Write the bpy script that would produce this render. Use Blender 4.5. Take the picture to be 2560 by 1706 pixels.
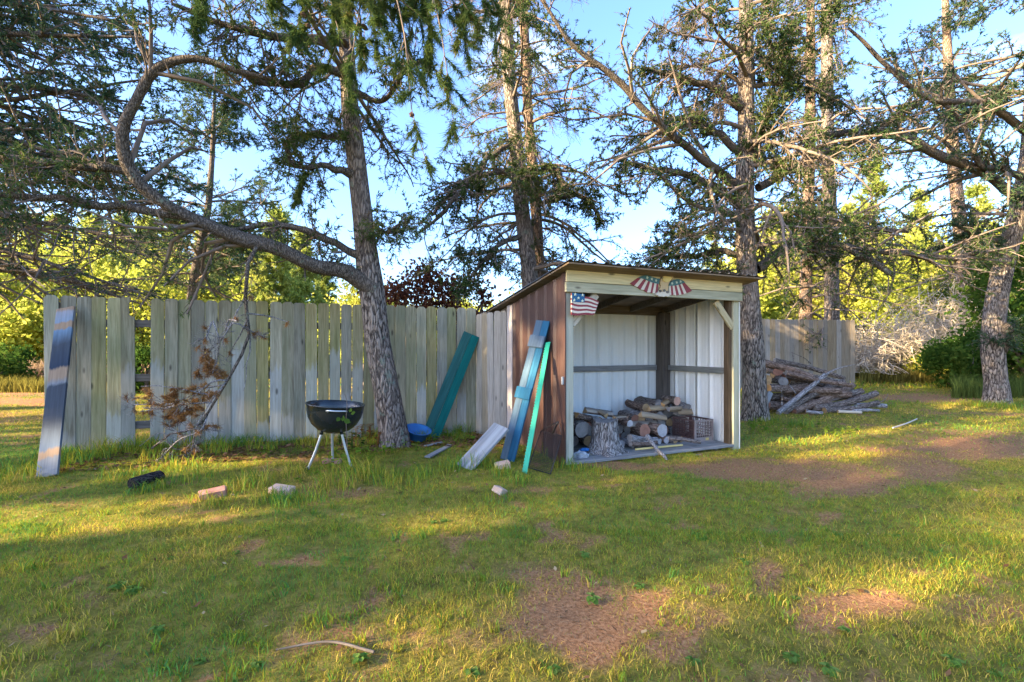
import bpy, bmesh, math, random
import numpy as np
from mathutils import Vector, Matrix, Euler

for o in list(bpy.data.objects):
    bpy.data.objects.remove(o)
S = bpy.context.scene
C = S.collection
R = math.radians

# ------------------------------------------------------------------ camera
F, CX, HY, CZ = 1209.0, 1280.0, 870.0, 1.30      # focal length in photo pixels, centre column, horizon row, eye height
cam_d = bpy.data.cameras.new('camera'); cam = bpy.data.objects.new('camera', cam_d); C.objects.link(cam)
cam_d.sensor_width = 36.0; cam_d.lens = 36.0 * F / 2560.0
cam_d.shift_y = (HY - 853.0) / 2560.0
cam_d.clip_start = 0.05; cam_d.clip_end = 900
cam.location = (0, 0, CZ); cam.rotation_euler = (R(90), 0, 0)
S.camera = cam

# ------------------------------------------------------------------ sky, sun, exposure
SUN_EL = R(19.0)
sun_xy = Vector((-0.91, -0.415)).normalized()
SUN = Vector((sun_xy.x * math.cos(SUN_EL), sun_xy.y * math.cos(SUN_EL), math.sin(SUN_EL)))
W = bpy.data.worlds.new('World'); S.world = W; W.use_nodes = True
nt = W.node_tree; nt.nodes.clear()
sky = nt.nodes.new('ShaderNodeTexSky'); sky.sky_type = 'NISHITA'; sky.sun_disc = False
sky.sun_elevation = SUN_EL; sky.sun_rotation = math.atan2(SUN.x, SUN.y)
sky.air_density = 1.0; sky.dust_density = 2.0; sky.ozone_density = 5.0
bg = nt.nodes.new('ShaderNodeBackground'); bg.inputs['Strength'].default_value = 0.15
out = nt.nodes.new('ShaderNodeOutputWorld')
tc = nt.nodes.new('ShaderNodeTexCoord')
mp = nt.nodes.new('ShaderNodeMapping'); mp.inputs['Scale'].default_value = (1.0, 1.0, 2.6)
mp.inputs['Location'].default_value = (3.1, 0.7, 1.3)
cn = nt.nodes.new('ShaderNodeTexNoise'); cn.inputs['Scale'].default_value = 2.4; cn.inputs['Detail'].default_value = 7; cn.inputs['Roughness'].default_value = .58
cr = nt.nodes.new('ShaderNodeValToRGB'); cr.color_ramp.elements[0].position = .66; cr.color_ramp.elements[1].position = .86
cr.color_ramp.elements[1].color = (.75, .75, .75, 1)
mix = nt.nodes.new('ShaderNodeMixRGB'); mix.inputs['Color2'].default_value = (3.4, 3.7, 4.1, 1)
L = nt.links.new
tint = nt.nodes.new('ShaderNodeMixRGB'); tint.blend_type = 'MULTIPLY'; tint.inputs['Fac'].default_value = 1; tint.inputs['Color2'].default_value = (.99, .95, 1.02, 1)
L(tc.outputs['Generated'], mp.inputs['Vector']); L(mp.outputs[0], cn.inputs['Vector']); L(cn.outputs['Fac'], cr.inputs[0])
L(cr.outputs[0], mix.inputs['Fac']); L(sky.outputs[0], tint.inputs['Color1']); L(tint.outputs[0], mix.inputs['Color1']); L(mix.outputs[0], bg.inputs['Color']); L(bg.outputs[0], out.inputs['Surface'])
sd = bpy.data.lights.new('sun', 'SUN'); sd.energy = 5.0; sd.angle = R(0.53); sd.color = (1.0, .78, .46)
sun = bpy.data.objects.new('sun', sd); C.objects.link(sun); sun.rotation_euler = SUN.to_track_quat('Z', 'Y').to_euler(); sun.location = (-20, -12, 15)
vs = S.view_settings; vs.view_transform = 'Standard'; vs.look = 'None'; vs.gamma = 1.0; vs.exposure = 2.42; vs.use_curve_mapping = False
S.cycles.use_denoising = True
S.cycles.max_bounces = 6; S.cycles.diffuse_bounces = 3; S.cycles.transmission_bounces = 4; S.cycles.glossy_bounces = 2
S.cycles.sample_clamp_indirect = 6.0

# ------------------------------------------------------------------ helpers
def P(px, py, Z):
    return np.array([(px - CX) / F * Z, Z, CZ + (HY - py) / F * Z])

_gs = np.array([(-5.46,5.65,.09),(-2.9,6.1,.06),(-.55,7.2,.04),(-1.81,4.93,.09),(.587,5.26,.04),(2.95,6.3,-.07),(0.0,6.6,.02),
  (-1.5,6.17,.05),(4.3,8.3,.07),(5.0,8.6,.12),(6.5,9.0,.15),(9.8,13.8,.265),(9.8,9.85,.19),(0,2,0),(4,2,0),(-4,2,.04),(3,4,-.03),(6,4,0),(8,6,.05),
  (-3,4,.06),(-12,12,.10),(-8,8,.09),(14,16,.3),(4,13,.15),(-4,12,.08),(0,-3,0),(12,6,.1)])
def gz(x, y):
    x = np.asarray(x, float); y = np.asarray(y, float)
    num = np.full(x.shape, .03 * .10); den = np.full(x.shape, .03)
    for a, b, c in _gs:
        w = np.exp(-((x - a) ** 2 + (y - b) ** 2) / (2 * 1.7 ** 2)); num = num + w * c; den = den + w
    z = num / den
    z = z + .42 * np.exp(-((x - 11.6) ** 2 / 3.0 + (y - 16.2) ** 2 / 1.2))
    return z
def G(x, y): return float(gz(x, y))
def PG(px, py):
    z = 0.05
    for _ in range(12):
        Z = (CZ - z) * F / (py - HY); x = (px - CX) / F * Z; z = G(x, Z)
    return np.array([x, Z, z])

def _hash(ix, iy, s):
    h = (ix * 374761393 + iy * 668265263 + s * 1442695041) & 0x7fffffff
    h = ((h ^ (h >> 13)) * 1274126177) & 0x7fffffff
    return ((h ^ (h >> 16)) & 0xffff) / 65535.0
def vnoise(x, y, s=0):
    x = np.asarray(x, float); y = np.asarray(y, float)
    ix = np.floor(x).astype(np.int64); iy = np.floor(y).astype(np.int64); fx = x - ix; fy = y - iy
    fx = fx * fx * (3 - 2 * fx); fy = fy * fy * (3 - 2 * fy)
    a = _hash(ix, iy, s); b = _hash(ix + 1, iy, s); c = _hash(ix, iy + 1, s); d = _hash(ix + 1, iy + 1, s)
    return (a * (1 - fx) + b * fx) * (1 - fy) + (c * (1 - fx) + d * fx) * fy
def fbm(x, y, s=0, o=4):
    v = 0; a = .5; t = 0
    for i in range(o):
        v = v + a * vnoise(x * 2 ** i, y * 2 ** i, s + i * 17); t += a; a *= .55
    return v / t

def mesh_np(name, V, polys, mats=(), smooth=False, midx=None, col=None, fattr=None):
    """polys: list of (n,k) index arrays; midx: material index per array; col: per-vertex rgb"""
    me = bpy.data.meshes.new(name)
    V = np.asarray(V, np.float32); me.vertices.add(len(V)); me.vertices.foreach_set('co', V.ravel())
    polys = [np.asarray(p, np.int32) for p in polys]
    nl = sum(p.size for p in polys); npol = sum(len(p) for p in polys)
    me.loops.add(nl); me.polygons.add(npol)
    me.loops.foreach_set('vertex_index', np.concatenate([p.ravel() for p in polys]))
    tot = np.concatenate([np.full(len(p), p.shape[1], np.int32) for p in polys])
    st = np.concatenate([[0], np.cumsum(tot)[:-1]]).astype(np.int32)
    me.polygons.foreach_set('loop_start', st); me.polygons.foreach_set('loop_total', tot)
    if midx is not None:
        me.polygons.foreach_set('material_index', np.concatenate([np.full(len(p), m, np.int32) for p, m in zip(polys, midx)]))
    if smooth: me.polygons.foreach_set('use_smooth', np.ones(npol, bool))
    if col is not None:
        a = me.attributes.new('tint', 'FLOAT_COLOR', 'POINT')
        cc = np.ones((len(V), 4), np.float32); cc[:, :3] = col; a.data.foreach_set('color', cc.ravel())
    if fattr is not None:
        for k, v in fattr.items():
            a = me.attributes.new(k, 'FLOAT', 'POINT'); a.data.foreach_set('value', np.asarray(v, np.float32))
    for m in mats: me.materials.append(m)
    me.update(calc_edges=True); me.validate()
    return me

def link(name, data, parent=None, loc=None, rot=None, mat4=None):
    o = bpy.data.objects.new(name, data); C.objects.link(o)
    if parent is not None: o.parent = parent
    if mat4 is not None: o.matrix_basis = mat4
    if loc is not None: o.location = loc
    if rot is not None: o.rotation_euler = rot
    return o
def tag(o, label, cat, group=None, kind=None):
    if label: o['label'] = label
    if cat: o['category'] = cat
    if group: o['group'] = group
    if kind: o['kind'] = kind
    return o
def empty(name, label, cat, loc=(0, 0, 0), rotz=0, group=None):
    o = link(name, None, loc=loc, rot=(0, 0, rotz)); o.empty_display_size = .1
    return tag(o, label, cat, group)

def bm_mesh(name, bm, mats=(), smooth=False):
    me = bpy.data.meshes.new(name); bmesh.ops.recalc_face_normals(bm, faces=bm.faces); bm.to_mesh(me); bm.free()
    if smooth:
        for p in me.polygons: p.use_smooth = True
    for m in mats: me.materials.append(m)
    return me
def box_mesh(name, x0, x1, y0, y1, z0, z1, mats, bev=.003):
    bm = bmesh.new(); bmesh.ops.create_cube(bm, size=1)
    for v in bm.verts: v.co = ((x0 + x1) / 2 + v.co.x * (x1 - x0), (y0 + y1) / 2 + v.co.y * (y1 - y0), (z0 + z1) / 2 + v.co.z * (z1 - z0))
    if bev: bmesh.ops.bevel(bm, geom=list(bm.edges), offset=bev, segments=1, affect='EDGES', profile=.5)
    return bm_mesh(name, bm, mats)
def box(name, x0, x1, y0, y1, z0, z1, mat, parent=None, bev=.003, **k):
    return link(name, box_mesh(name, x0, x1, y0, y1, z0, z1, [mat], bev), parent, **k)
def frame(p0, p1, facing):
    """matrix at p0: Z along p0->p1, Y away from 'facing', X the width"""
    z = (Vector(p1) - Vector(p0)).normalized(); f = Vector(facing); y = -(f - z * f.dot(z)).normalized(); x = y.cross(z)
    m = Matrix((x, y, z)).transposed().to_4x4(); m.translation = Vector(p0); return m
def plank(name, p0, p1, w, t, mat, facing, parent=None, bev=.003):
    Ln = (Vector(p1) - Vector(p0)).length
    return link(name, box_mesh(name, -w / 2, w / 2, -t / 2, t / 2, 0, Ln, [mat], bev), parent, mat4=frame(p0, p1, facing))
def prism(name, pts, y0, y1, mats, smooth=False, bev=0):
    """2-D outline (x,z) extruded along y"""
    n = len(pts); bm = bmesh.new()
    a = [bm.verts.new((p[0], y0, p[1])) for p in pts]; b = [bm.verts.new((p[0], y1, p[1])) for p in pts]
    bm.faces.new(a); bm.faces.new(b[::-1])
    for i in range(n): bm.faces.new((a[i], b[i], b[(i + 1) % n], a[(i + 1) % n]))
    if bev: bmesh.ops.bevel(bm, geom=list(bm.edges), offset=bev, segments=1, affect='EDGES', profile=.5)
    return bm_mesh(name, bm, mats, smooth)

def norm(a): return a / np.maximum(np.linalg.norm(a, axis=-1, keepdims=True), 1e-9)
def tubes(Pp, Rr, Sd):
    """N paths of K points -> verts, quads, cap fan omitted (ends taper)"""
    Pp = np.asarray(Pp, float); N, K = Pp.shape[:2]
    T = norm(np.gradient(Pp, axis=1)); m = norm(Pp[:, -1] - Pp[:, 0] + 1e-6)
    ref = np.where(np.abs(m[:, 2:3]) > .8, np.array([[1., 0, 0]]), np.array([[0, 0, 1.]]))
    U = norm(np.cross(T, ref[:, None, :])); Vv = np.cross(T, U)
    a = np.arange(Sd) / Sd * 2 * np.pi
    ring = U[:, :, None, :] * np.cos(a)[None, None, :, None] + Vv[:, :, None, :] * np.sin(a)[None, None, :, None]
    V = Pp[:, :, None, :] + ring * np.asarray(Rr)[:, :, None, None]
    n = np.arange(N)[:, None, None] * K * Sd; k = np.arange(K - 1)[None, :, None] * Sd; s = np.arange(Sd)[None, None, :]; s2 = (s + 1) % Sd
    q = np.stack([n + k + s, n + k + s2, n + k + Sd + s2, n + k + Sd + s], -1).reshape(-1, 4)
    return V.reshape(-1, 3), q
class Acc:
    def __init__(s): s.V = []; s.P = []; s.n = 0; s.c = []; s.m = []
    def add(s, V, p, col=None, m=0):
        V = np.asarray(V); s.V.append(V); s.P.append(np.asarray(p) + s.n); s.m.append(m); s.n += len(V)
        if col is not None: s.c.append(np.broadcast_to(np.asarray(col, float), V.shape))
    def mesh(s, name, mats, smooth=False):
        return mesh_np(name, np.concatenate(s.V), s.P, mats, smooth, s.m, np.concatenate(s.c) if s.c else None)
def resample(pts, K):
    pts = np.asarray(pts, float)
    # Catmull-Rom through control points then even spacing
    p = np.vstack([2 * pts[0] - pts[1], pts, 2 * pts[-1] - pts[-2]]); o = []
    for i in range(1, len(p) - 2):
        t = np.linspace(0, 1, 10, endpoint=False)[:, None]
        o.append(.5 * ((2 * p[i]) + (-p[i-1] + p[i+1]) * t + (2*p[i-1] - 5*p[i] + 4*p[i+1] - p[i+2]) * t**2 + (-p[i-1] + 3*p[i] - 3*p[i+1] + p[i+2]) * t**3))
    o = np.vstack(o + [pts[-1:]]); d = np.concatenate([[0], np.cumsum(np.linalg.norm(np.diff(o[:, :3], axis=0), axis=1))])
    u = np.linspace(0, d[-1], K)
    return np.stack([np.interp(u, d, o[:, j]) for j in range(o.shape[1])], 1)

# ------------------------------------------------------------------ materials
def srgb(r, g, b):
    f = lambda c: (c / 255 / 12.92) if c <= 10 else ((c / 255 + .055) / 1.055) ** 2.4
    return (f(r), f(g), f(b), 1)
class Mat:
    def __init__(s, name, rough=.8, spec=.3, metal=0):
        s.m = bpy.data.materials.new(name); s.m.use_nodes = True; s.t = s.m.node_tree
        s.b = s.t.nodes['Principled BSDF']; s.b.inputs['Roughness'].default_value = rough
        s.b.inputs['Specular IOR Level'].default_value = spec; s.b.inputs['Metallic'].default_value = metal
    def n(s, kind, **kw):
        x = s.t.nodes.new('ShaderNode' + kind)
        for k, v in kw.items():
            if k in x.inputs: x.inputs[k].default_value = v
            else: setattr(x, k, v)
        return x
    def l(s, a, b): s.t.links.new(a, b)
    def coords(s, scale=(1, 1, 1), rnd=True):
        tc = s.n('TexCoord'); mp = s.n('Mapping'); mp.inputs['Scale'].default_value = scale
        if rnd:
            oi = s.n('ObjectInfo'); mu = s.n('Math', operation='MULTIPLY'); mu.inputs[1].default_value = 37.0
            va = s.n('VectorMath', operation='ADD'); s.l(oi.outputs['Random'], mu.inputs[0]); s.l(mu.outputs[0], va.inputs[1]); s.l(tc.outputs['Object'], va.inputs[0]); s.l(va.outputs[0], mp.inputs['Vector'])
        else: s.l(tc.outputs['Object'], mp.inputs['Vector'])
        return mp.outputs[0]
    def noise(s, vec, scale, detail=5, rough=.55, dist=0):
        x = s.n('TexNoise'); x.inputs['Scale'].default_value = scale; x.inputs['Detail'].default_value = detail; x.inputs['Roughness'].default_value = rough; x.inputs['Distortion'].default_value = dist
        if vec is not None: s.l(vec, x.inputs['Vector'])
        return x.outputs['Fac']
    def ramp(s, fac, stops):
        x = s.n('ValToRGB'); e = x.color_ramp.elements
        while len(e) < len(stops): e.new(.5)
        for i, (p, c) in enumerate(stops):
            e[i].position = p; e[i].color = c if len(c) == 4 else (*c, 1)
        s.l(fac, x.inputs[0]); return x.outputs[0]
    def mix(s, fac, a, b, blend='MIX'):
        x = s.n('MixRGB', blend_type=blend)
        for i, v in ((0, fac), (1, a), (2, b)):
            if hasattr(v, 'is_linked') or hasattr(v, 'links'): s.l(v, x.inputs[i])
            else: x.inputs[i].default_value = v
        return x.outputs[0]
    def bump(s, h, strength=.3, dist=.01):
        x = s.n('Bump'); x.inputs['Strength'].default_value = strength; x.inputs['Distance'].default_value = dist
        s.l(h, x.inputs['Height']); s.l(x.outputs[0], s.b.inputs['Normal'])
    def color(s, c):
        if hasattr(c, 'links'): s.l(c, s.b.inputs['Base Color'])
        else: s.b.inputs['Base Color'].default_value = c if len(c) == 4 else (*c, 1)
        return s

def wood(name, stops, axis='Z', stain=None, stain_amt=.5, vary=.25, rough=.85, gs=9.0, knots=True, worn=None):
    m = Mat(name, rough, .2)
    sc = {'X': (.06, 1, 1), 'Z': (1, 1, .06)}[axis]
    v = m.coords(sc); g = m.noise(v, gs * 4, 8, .6, .6); base = m.ramp(g, stops)
    g2 = m.noise(v, gs * 12, 3, .5); base = m.mix(.35, base, m.ramp(g2, [(.3, (.25, .25, .25, 1)), (.7, (1, 1, 1, 1))]), 'MULTIPLY')
    if stain is not None:
        st = m.noise(m.coords({'X': (.5, 2, 2), 'Z': (2, 2, .5)}[axis]), 1.6, 5, .6); base = m.mix(m.ramp(st, [(.42, (0, 0, 0, 1)), (.68, (stain_amt,) * 3 + (1,))]), base, stain)
    if worn is not None:                               # bleached, ragged-edged lower part, a different height on every board
        sp = m.n('SeparateXYZ'); tcx = m.n('TexCoord'); m.l(tcx.outputs['Object'], sp.inputs[0]); oi2 = m.n('ObjectInfo'); f1 = m.n('Math', operation='MULTIPLY'); f1.inputs[1].default_value = 13.7; f2 = m.n('Math', operation='FRACT'); m.l(oi2.outputs['Random'], f1.inputs[0]); m.l(f1.outputs[0], f2.inputs[0])
        hz = m.n('Math', operation='MULTIPLY_ADD'); hz.inputs[1].default_value = 1.5; hz.inputs[2].default_value = -.45; m.l(f2.outputs[0], hz.inputs[0]); rag = m.n('Math', operation='MULTIPLY_ADD'); rag.inputs[1].default_value = .55; m.l(m.noise(m.coords((14, 14, 2.2)), 1.5, 5, .6), rag.inputs[0]); m.l(hz.outputs[0], rag.inputs[2])
        df = m.n('Math', operation='SUBTRACT'); m.l(rag.outputs[0], df.inputs[0]); m.l(sp.outputs['Z'], df.inputs[1]); base = m.mix(m.ramp(df.outputs[0], [(.0, (0, 0, 0, 1)), (.08, (.75,) * 3 + (1,))]), base, m.mix(.5, worn, m.ramp(g, [(.3, (.3, .3, .3, 1)), (.7, (1, 1, 1, 1))]), 'MULTIPLY'))
    if knots:
        vo = m.n('TexVoronoi'); vo.inputs['Scale'].default_value = 3.0; m.l(m.coords({'X': (.7, 2, 2), 'Z': (2, 2, .7)}[axis]), vo.inputs['Vector'])
        base = m.mix(m.ramp(vo.outputs['Distance'], [(.05, (.75,) * 3 + (1,)), (.12, (0, 0, 0, 1))]), base, (.03, .022, .015, 1))
    oi = m.n('ObjectInfo'); mr = m.n('MapRange'); mr.inputs['To Min'].default_value = 1 - vary; mr.inputs['To Max'].default_value = 1 + vary
    m.l(oi.outputs['Random'], mr.inputs['Value']); hs = m.n('HueSaturation'); m.l(mr.outputs[0], hs.inputs['Value'])
    ml = m.n('Math', operation='MULTIPLY'); ml.inputs[1].default_value = 7.31; fr = m.n('Math', operation='FRACT'); m.l(oi.outputs['Random'], ml.inputs[0]); m.l(ml.outputs[0], fr.inputs[0])
    mr2 = m.n('MapRange'); mr2.inputs['To Min'].default_value = .5; mr2.inputs['To Max'].default_value = 1.15; m.l(fr.outputs[0], mr2.inputs['Value']); m.l(mr2.outputs[0], hs.inputs['Saturation'])
    m.l(base, hs.inputs['Color']); m.color(hs.outputs[0]); m.bump(g, .5, .004)
    return m.m
def plain(name, c, rough=.6, spec=.3, metal=0, dirt=.35, dirtc=(.06, .05, .04, 1), sc=6, bump=.1):
    m = Mat(name, rough, spec, metal); v = m.coords(); n = m.noise(v, sc, 6, .6)
    m.color(m.mix(m.ramp(n, [(.45, (0, 0, 0, 1)), (.8, (dirt,) * 3 + (1,))]), c, dirtc)); m.bump(m.noise(v, sc * 8, 4), bump, .003)
    return m.m
def bark(name, dark, mid, light, lichen=None, sc=1.0, bumpd=.03):
    m = Mat(name, .95, .1); v = m.coords((9 * sc, 9 * sc, 2.2 * sc))
    vo = m.n('TexVoronoi'); vo.feature = 'DISTANCE_TO_EDGE'; vo.inputs['Scale'].default_value = 2.6
    nz = m.n('TexNoise'); nz.inputs['Scale'].default_value = 1.5; nz.inputs['Detail'].default_value = 4; m.l(v, nz.inputs['Vector'])
    va = m.n('VectorMath', operation='MULTIPLY_ADD'); va.inputs[1].default_value = (1.2, 1.2, 1.2); m.l(nz.outputs['Color'], va.inputs[0]); m.l(v, va.inputs[2]); m.l(va.outputs[0], vo.inputs['Vector'])
    fine = m.noise(v, 5, 6, .65)
    h = m.n('Math', operation='MULTIPLY_ADD'); h.inputs[1].default_value = 1.6; m.l(vo.outputs['Distance'], h.inputs[0]); m.l(fine, h.inputs[2])
    c = m.ramp(h.outputs[0], [(.46, dark), (.64, mid), (.86, light)])
    c = m.mix(m.ramp(m.noise(m.coords((1, 1, .6)), 2.2, 4), [(.4, (0, 0, 0, 1)), (.75, (.45,) * 3 + (1,))]), c, (light[0] * .8, light[1] * .75, light[2] * .75, 1))
    if lichen: c = m.mix(m.ramp(m.noise(m.coords(), 5.5, 6, .7), [(.60, (0, 0, 0, 1)), (.68, (.75,) * 3 + (1,))]), c, lichen)
    m.color(c); m.bump(h.outputs[0], 1.0, bumpd * 1.4)
    return m.m
def leafy(name, stops, trans=.35, scale=1.2, tint=False, rough=.6):
    """foliage: diffuse + translucent, colour varies with place in the crown or by a per-vertex tint"""
    m = Mat(name); t = m.t; t.nodes.remove(m.b)
    if tint:
        a = m.n('Attribute'); a.attribute_name = 'tint'; c = a.outputs['Color']
    else:
        ge = m.n('NewGeometry'); oi = m.n('ObjectInfo')
        n = m.noise(ge.outputs['Position'], scale, 4, .6); r2 = m.n('Math', operation='MULTIPLY_ADD'); r2.inputs[1].default_value = .35; m.l(ge.outputs['Random Per Island'], r2.inputs[0]); 
        sb = m.n('Math', operation='SUBTRACT'); sb.inputs[1].default_value = .17; m.l(n, sb.inputs[0]); m.l(sb.outputs[0], r2.inputs[2])
        c = m.ramp(r2.outputs[0], stops)
    d = m.n('BsdfDiffuse'); tr = m.n('BsdfTranslucent'); ms = m.n('MixShader'); ms.inputs[0].default_value = trans
    m.l(c, d.inputs['Color']); m.l(c, tr.inputs['Color']); m.l(d.outputs[0], ms.inputs[1]); m.l(tr.outputs[0], ms.inputs[2])
    m.l(ms.outputs[0], t.nodes['Material Output'].inputs['Surface'])
    return m.m

M = {}
M['fence'] = wood('fence_wood', [(.25, (.16, .13, .06, 1)), (.5, (.35, .30, .155, 1)), (.75, (.48, .42, .25, 1))], 'Z', (.21, .23, .085, 1), .6, .28, worn=(.42, .42, .36, 1))
M['fence_pale'] = wood('fence_wood_pale', [(.25, (.24, .19, .13, 1)), (.5, (.40, .33, .23, 1)), (.75, (.50, .42, .31, 1))], 'Z', (.30, .27, .20, 1), .4, .18)
M['fence_tan'] = wood('fence_wood_tan', [(.25, (.22, .16, .10, 1)), (.5, (.38, .29, .19, 1)), (.75, (.46, .37, .26, 1))], 'Z', (.28, .24, .18, 1), .5, .2)
M['lumX'] = wood('treated_lumber', [(.25, (.58, .40, .09, 1)), (.5, (.84, .62, .16, 1)), (.75, (.88, .70, .24, 1))], 'X', (.62, .52, .20, 1), .45, .12, gs=6)
M['lumX2'] = wood('treated_lumber_green', [(.25, (.30, .26, .11, 1)), (.5, (.50, .44, .21, 1)), (.75, (.60, .53, .28, 1))], 'X', (.20, .22, .10, 1), .6, .12, gs=6)
M['lumZ'] = wood('treated_post', [(.25, (.24, .20, .10, 1)), (.5, (.46, .40, .23, 1)), (.75, (.56, .50, .33, 1))], 'Z', (.38, .38, .23, 1), .7, .12, gs=6)
M['lumZp'] = wood('pale_brace_wood', [(.25, (.34, .26, .13, 1)), (.5, (.52, .43, .25, 1)), (.75, (.60, .51, .33, 1))], 'Z', None, 0, .1, gs=6)
M['darkZ'] = wood('dark_post_wood', [(.25, (.07, .048, .028, 1)), (.5, (.13, .09, .055, 1)), (.75, (.20, .14, .09, 1))], 'Z', None, 0, .1)
M['darkX'] = wood('dark_beam_wood', [(.25, (.09, .07, .05, 1)), (.5, (.17, .135, .10, 1)), (.75, (.25, .20, .16, 1))], 'X', None, 0, .1)
M['soffit'] = wood('soffit_wood', [(.25, (.13, .09, .055, 1)), (.5, (.24, .17, .11, 1)), (.75, (.32, .24, .16, 1))], 'X', None, 0, .15)
M['grey'] = wood('grey_board', [(.25, (.13, .12, .11, 1)), (.5, (.27, .255, .24, 1)), (.75, (.40, .385, .36, 1))], 'X', (.20, .24, .18, 1), .4, .15)
M['greyZ'] = wood('grey_board_upright', [(.25, (.16, .15, .14, 1)), (.5, (.30, .285, .27, 1)), (.75, (.42, .40, .38, 1))], 'Z', (.22, .26, .22, 1), .4, .12)
M['maroon'] = plain('maroon_metal', (.070, .036, .030, 1), .5, .35, 0, .5, (.07, .048, .038, 1), 3, .05)
M['white_metal'] = plain('white_metal', (.86, .86, .80, 1), .45, .4, 0, .25, (.64, .60, .48, 1), 2, .04)
M['roofing'] = plain('roof_metal', (.16, .15, .15, 1), .5, .4, .3, .4)
M['alu_'] = plain('grey_bracket', (.30, .33, .36, 1), .5, .4, .3, .3)
M['corner'] = plain('corner_board_paint', (.50, .44, .40, 1), .8, .2, 0, .5, (.30, .24, .20, 1), 5)
M['bark'] = bark('pine_bark', (.030, .024, .020, 1), (.15, .12, .098, 1), (.40, .33, .27, 1), (.25, .31, .24, 1))
M['bark_r'] = bark('reddish_bark', (.05, .032, .022, 1), (.22, .145, .10, 1), (.44, .32, .23, 1))
M['limb'] = bark('limb_bark', (.028, .023, .019, 1), (.10, .08, .062, 1), (.24, .20, .16, 1), (.26, .33, .24, 1), 2.2, .012)
M['twig'] = plain('twig_bark', (.17, .13, .10, 1), .9, .1, 0, .6, (.34, .29, .24, 1), 3, 0)
M['twig_pale'] = plain('dead_twig', (.58, .49, .38, 1), .9, .1, 0, .6, (.32, .24, .17, 1), 3, 0)
M['needle'] = leafy('pine_needles', [(.25, (.028, .058, .022, 1)), (.5, (.062, .11, .035, 1)), (.72, (.13, .17, .045, 1)), (.85, (.24, .21, .06, 1))], .35, 1.5)
M['needle_b'] = leafy('blue_green_needles', [(.25, (.024, .058, .034, 1)), (.5, (.052, .10, .052, 1)), (.75, (.11, .15, .055, 1))], .35, 1.2)
M['needle_near'] = leafy('long_needles', [(.25, (.045, .085, .028, 1)), (.5, (.085, .135, .036, 1)), (.72, (.15, .18, .045, 1)), (.85, (.24, .15, .055, 1))], .4, 4)
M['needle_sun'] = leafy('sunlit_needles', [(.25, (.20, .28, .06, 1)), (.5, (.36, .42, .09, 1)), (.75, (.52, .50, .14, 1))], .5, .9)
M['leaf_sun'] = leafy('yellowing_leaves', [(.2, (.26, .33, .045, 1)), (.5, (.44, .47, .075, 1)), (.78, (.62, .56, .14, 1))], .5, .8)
M['leaf_green'] = leafy('green_leaves', [(.25, (.03, .07, .015, 1)), (.5, (.06, .12, .02, 1)), (.75, (.12, .17, .03, 1))], .4, .9)
M['leaf_red'] = leafy('dead_oak_leaves', [(.25, (.055, .022, .016, 1)), (.5, (.10, .042, .028, 1)), (.75, (.17, .08, .04, 1))], .3, 3)
M['needle_dead'] = leafy('dead_needles', [(.25, (.16, .07, .025, 1)), (.5, (.30, .15, .055, 1)), (.75, (.42, .25, .10, 1))], .3, 5)
M['grass'] = leafy('grass_blades', None, .35, tint=True)

# ------------------------------------------------------------------ ground
# worn earth as seen in the photo: (column, row, half width, half height, strength)
BARE = [(1450,1530,220,110,1.0),(1370,1420,130,45,.7),(1150,1590,220,45,.4),(1950,1165,170,28,.9),(2110,1190,150,40,.9),(1790,1160,110,26,.9),(2420,1115,200,34,.9),(2290,1150,150,40,.7),
        (2150,1475,120,32,.8),(2060,1530,90,28,.6),(2480,1490,120,40,.5),(230,1490,50,30,.5),(260,1640,90,30,.5),(230,1330,80,18,.4),(1010,1340,45,22,.5),(1680,1240,70,18,.4),(1920,1420,40,40,.7),
        (1680,1590,100,70,.7),(1980,1260,60,16,.4),(2300,1010,180,10,.8),(2500,1010,60,10,.7),(60,985,140,12,1),(60,1010,160,12,.9),(40,1050,160,14,.5),(150,1260,90,16,.4),(840,1230,160,26,.6),(1330,1220,80,16,.6),
        (1560,1155,130,10,.7),(2000,1700,160,70,.5),(900,1700,150,30,.4),(560,1150,160,16,.45)]
def bare(x, y):
    x = np.asarray(x, float); y = np.asarray(y, float)
    Z = np.maximum(y, 1.0); px = CX + F * x / Z; py = HY + F * (CZ - .05) / Z
    n = fbm(x * 1.7, y * 1.7, 5) ; n2 = fbm(x * 6, y * 6, 9)
    b = np.zeros(x.shape)
    for cx, cy, rx, ry, s in BARE:
        d = np.sqrt(((px - cx) / rx) ** 2 + ((py - cy) / ry) ** 2)
        b = np.maximum(b, s * np.clip(1.45 - d + (n - .5) * 1.3 + (n2 - .5) * .9, 0, 1))
    b = np.where(y > 1.2, b, 0)
    b = np.maximum(b, np.clip((fbm(x * 1.3, y * 1.3, 31) - .60) * 4.0, 0, .55)); b = np.maximum(b, np.clip((fbm(x * 4.3, y * 4.3, 37) - .61) * 5.0, 0, .6))
    # needle litter in front of the long fence
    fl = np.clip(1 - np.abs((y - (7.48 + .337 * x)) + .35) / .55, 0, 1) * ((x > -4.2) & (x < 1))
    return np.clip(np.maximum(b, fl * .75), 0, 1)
def axis(fine0, fine1, step, far0, far1, k=1.16):
    a = list(np.arange(fine0, fine1, step)); s = step; x = a[-1]
    while x < far1: s *= k; x += s; a.append(x)
    s = step; x = a[0]; b = []
    while x > far0: s *= k; x -= s; b.append(x)
    return np.array(b[::-1] + a)
gx = axis(-9, 11, .09, -260, 260); gy = axis(1.0, 12.5, .085, -60, 420)
XX, YY = np.meshgrid(gx, gy); nx, ny = len(gx), len(gy)
ZZ = gz(XX, YY)
near = np.exp(-((np.abs(XX) / 16) ** 4 + ((YY - 6) / 12) ** 4))
bb = bare(XX, YY)
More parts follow.
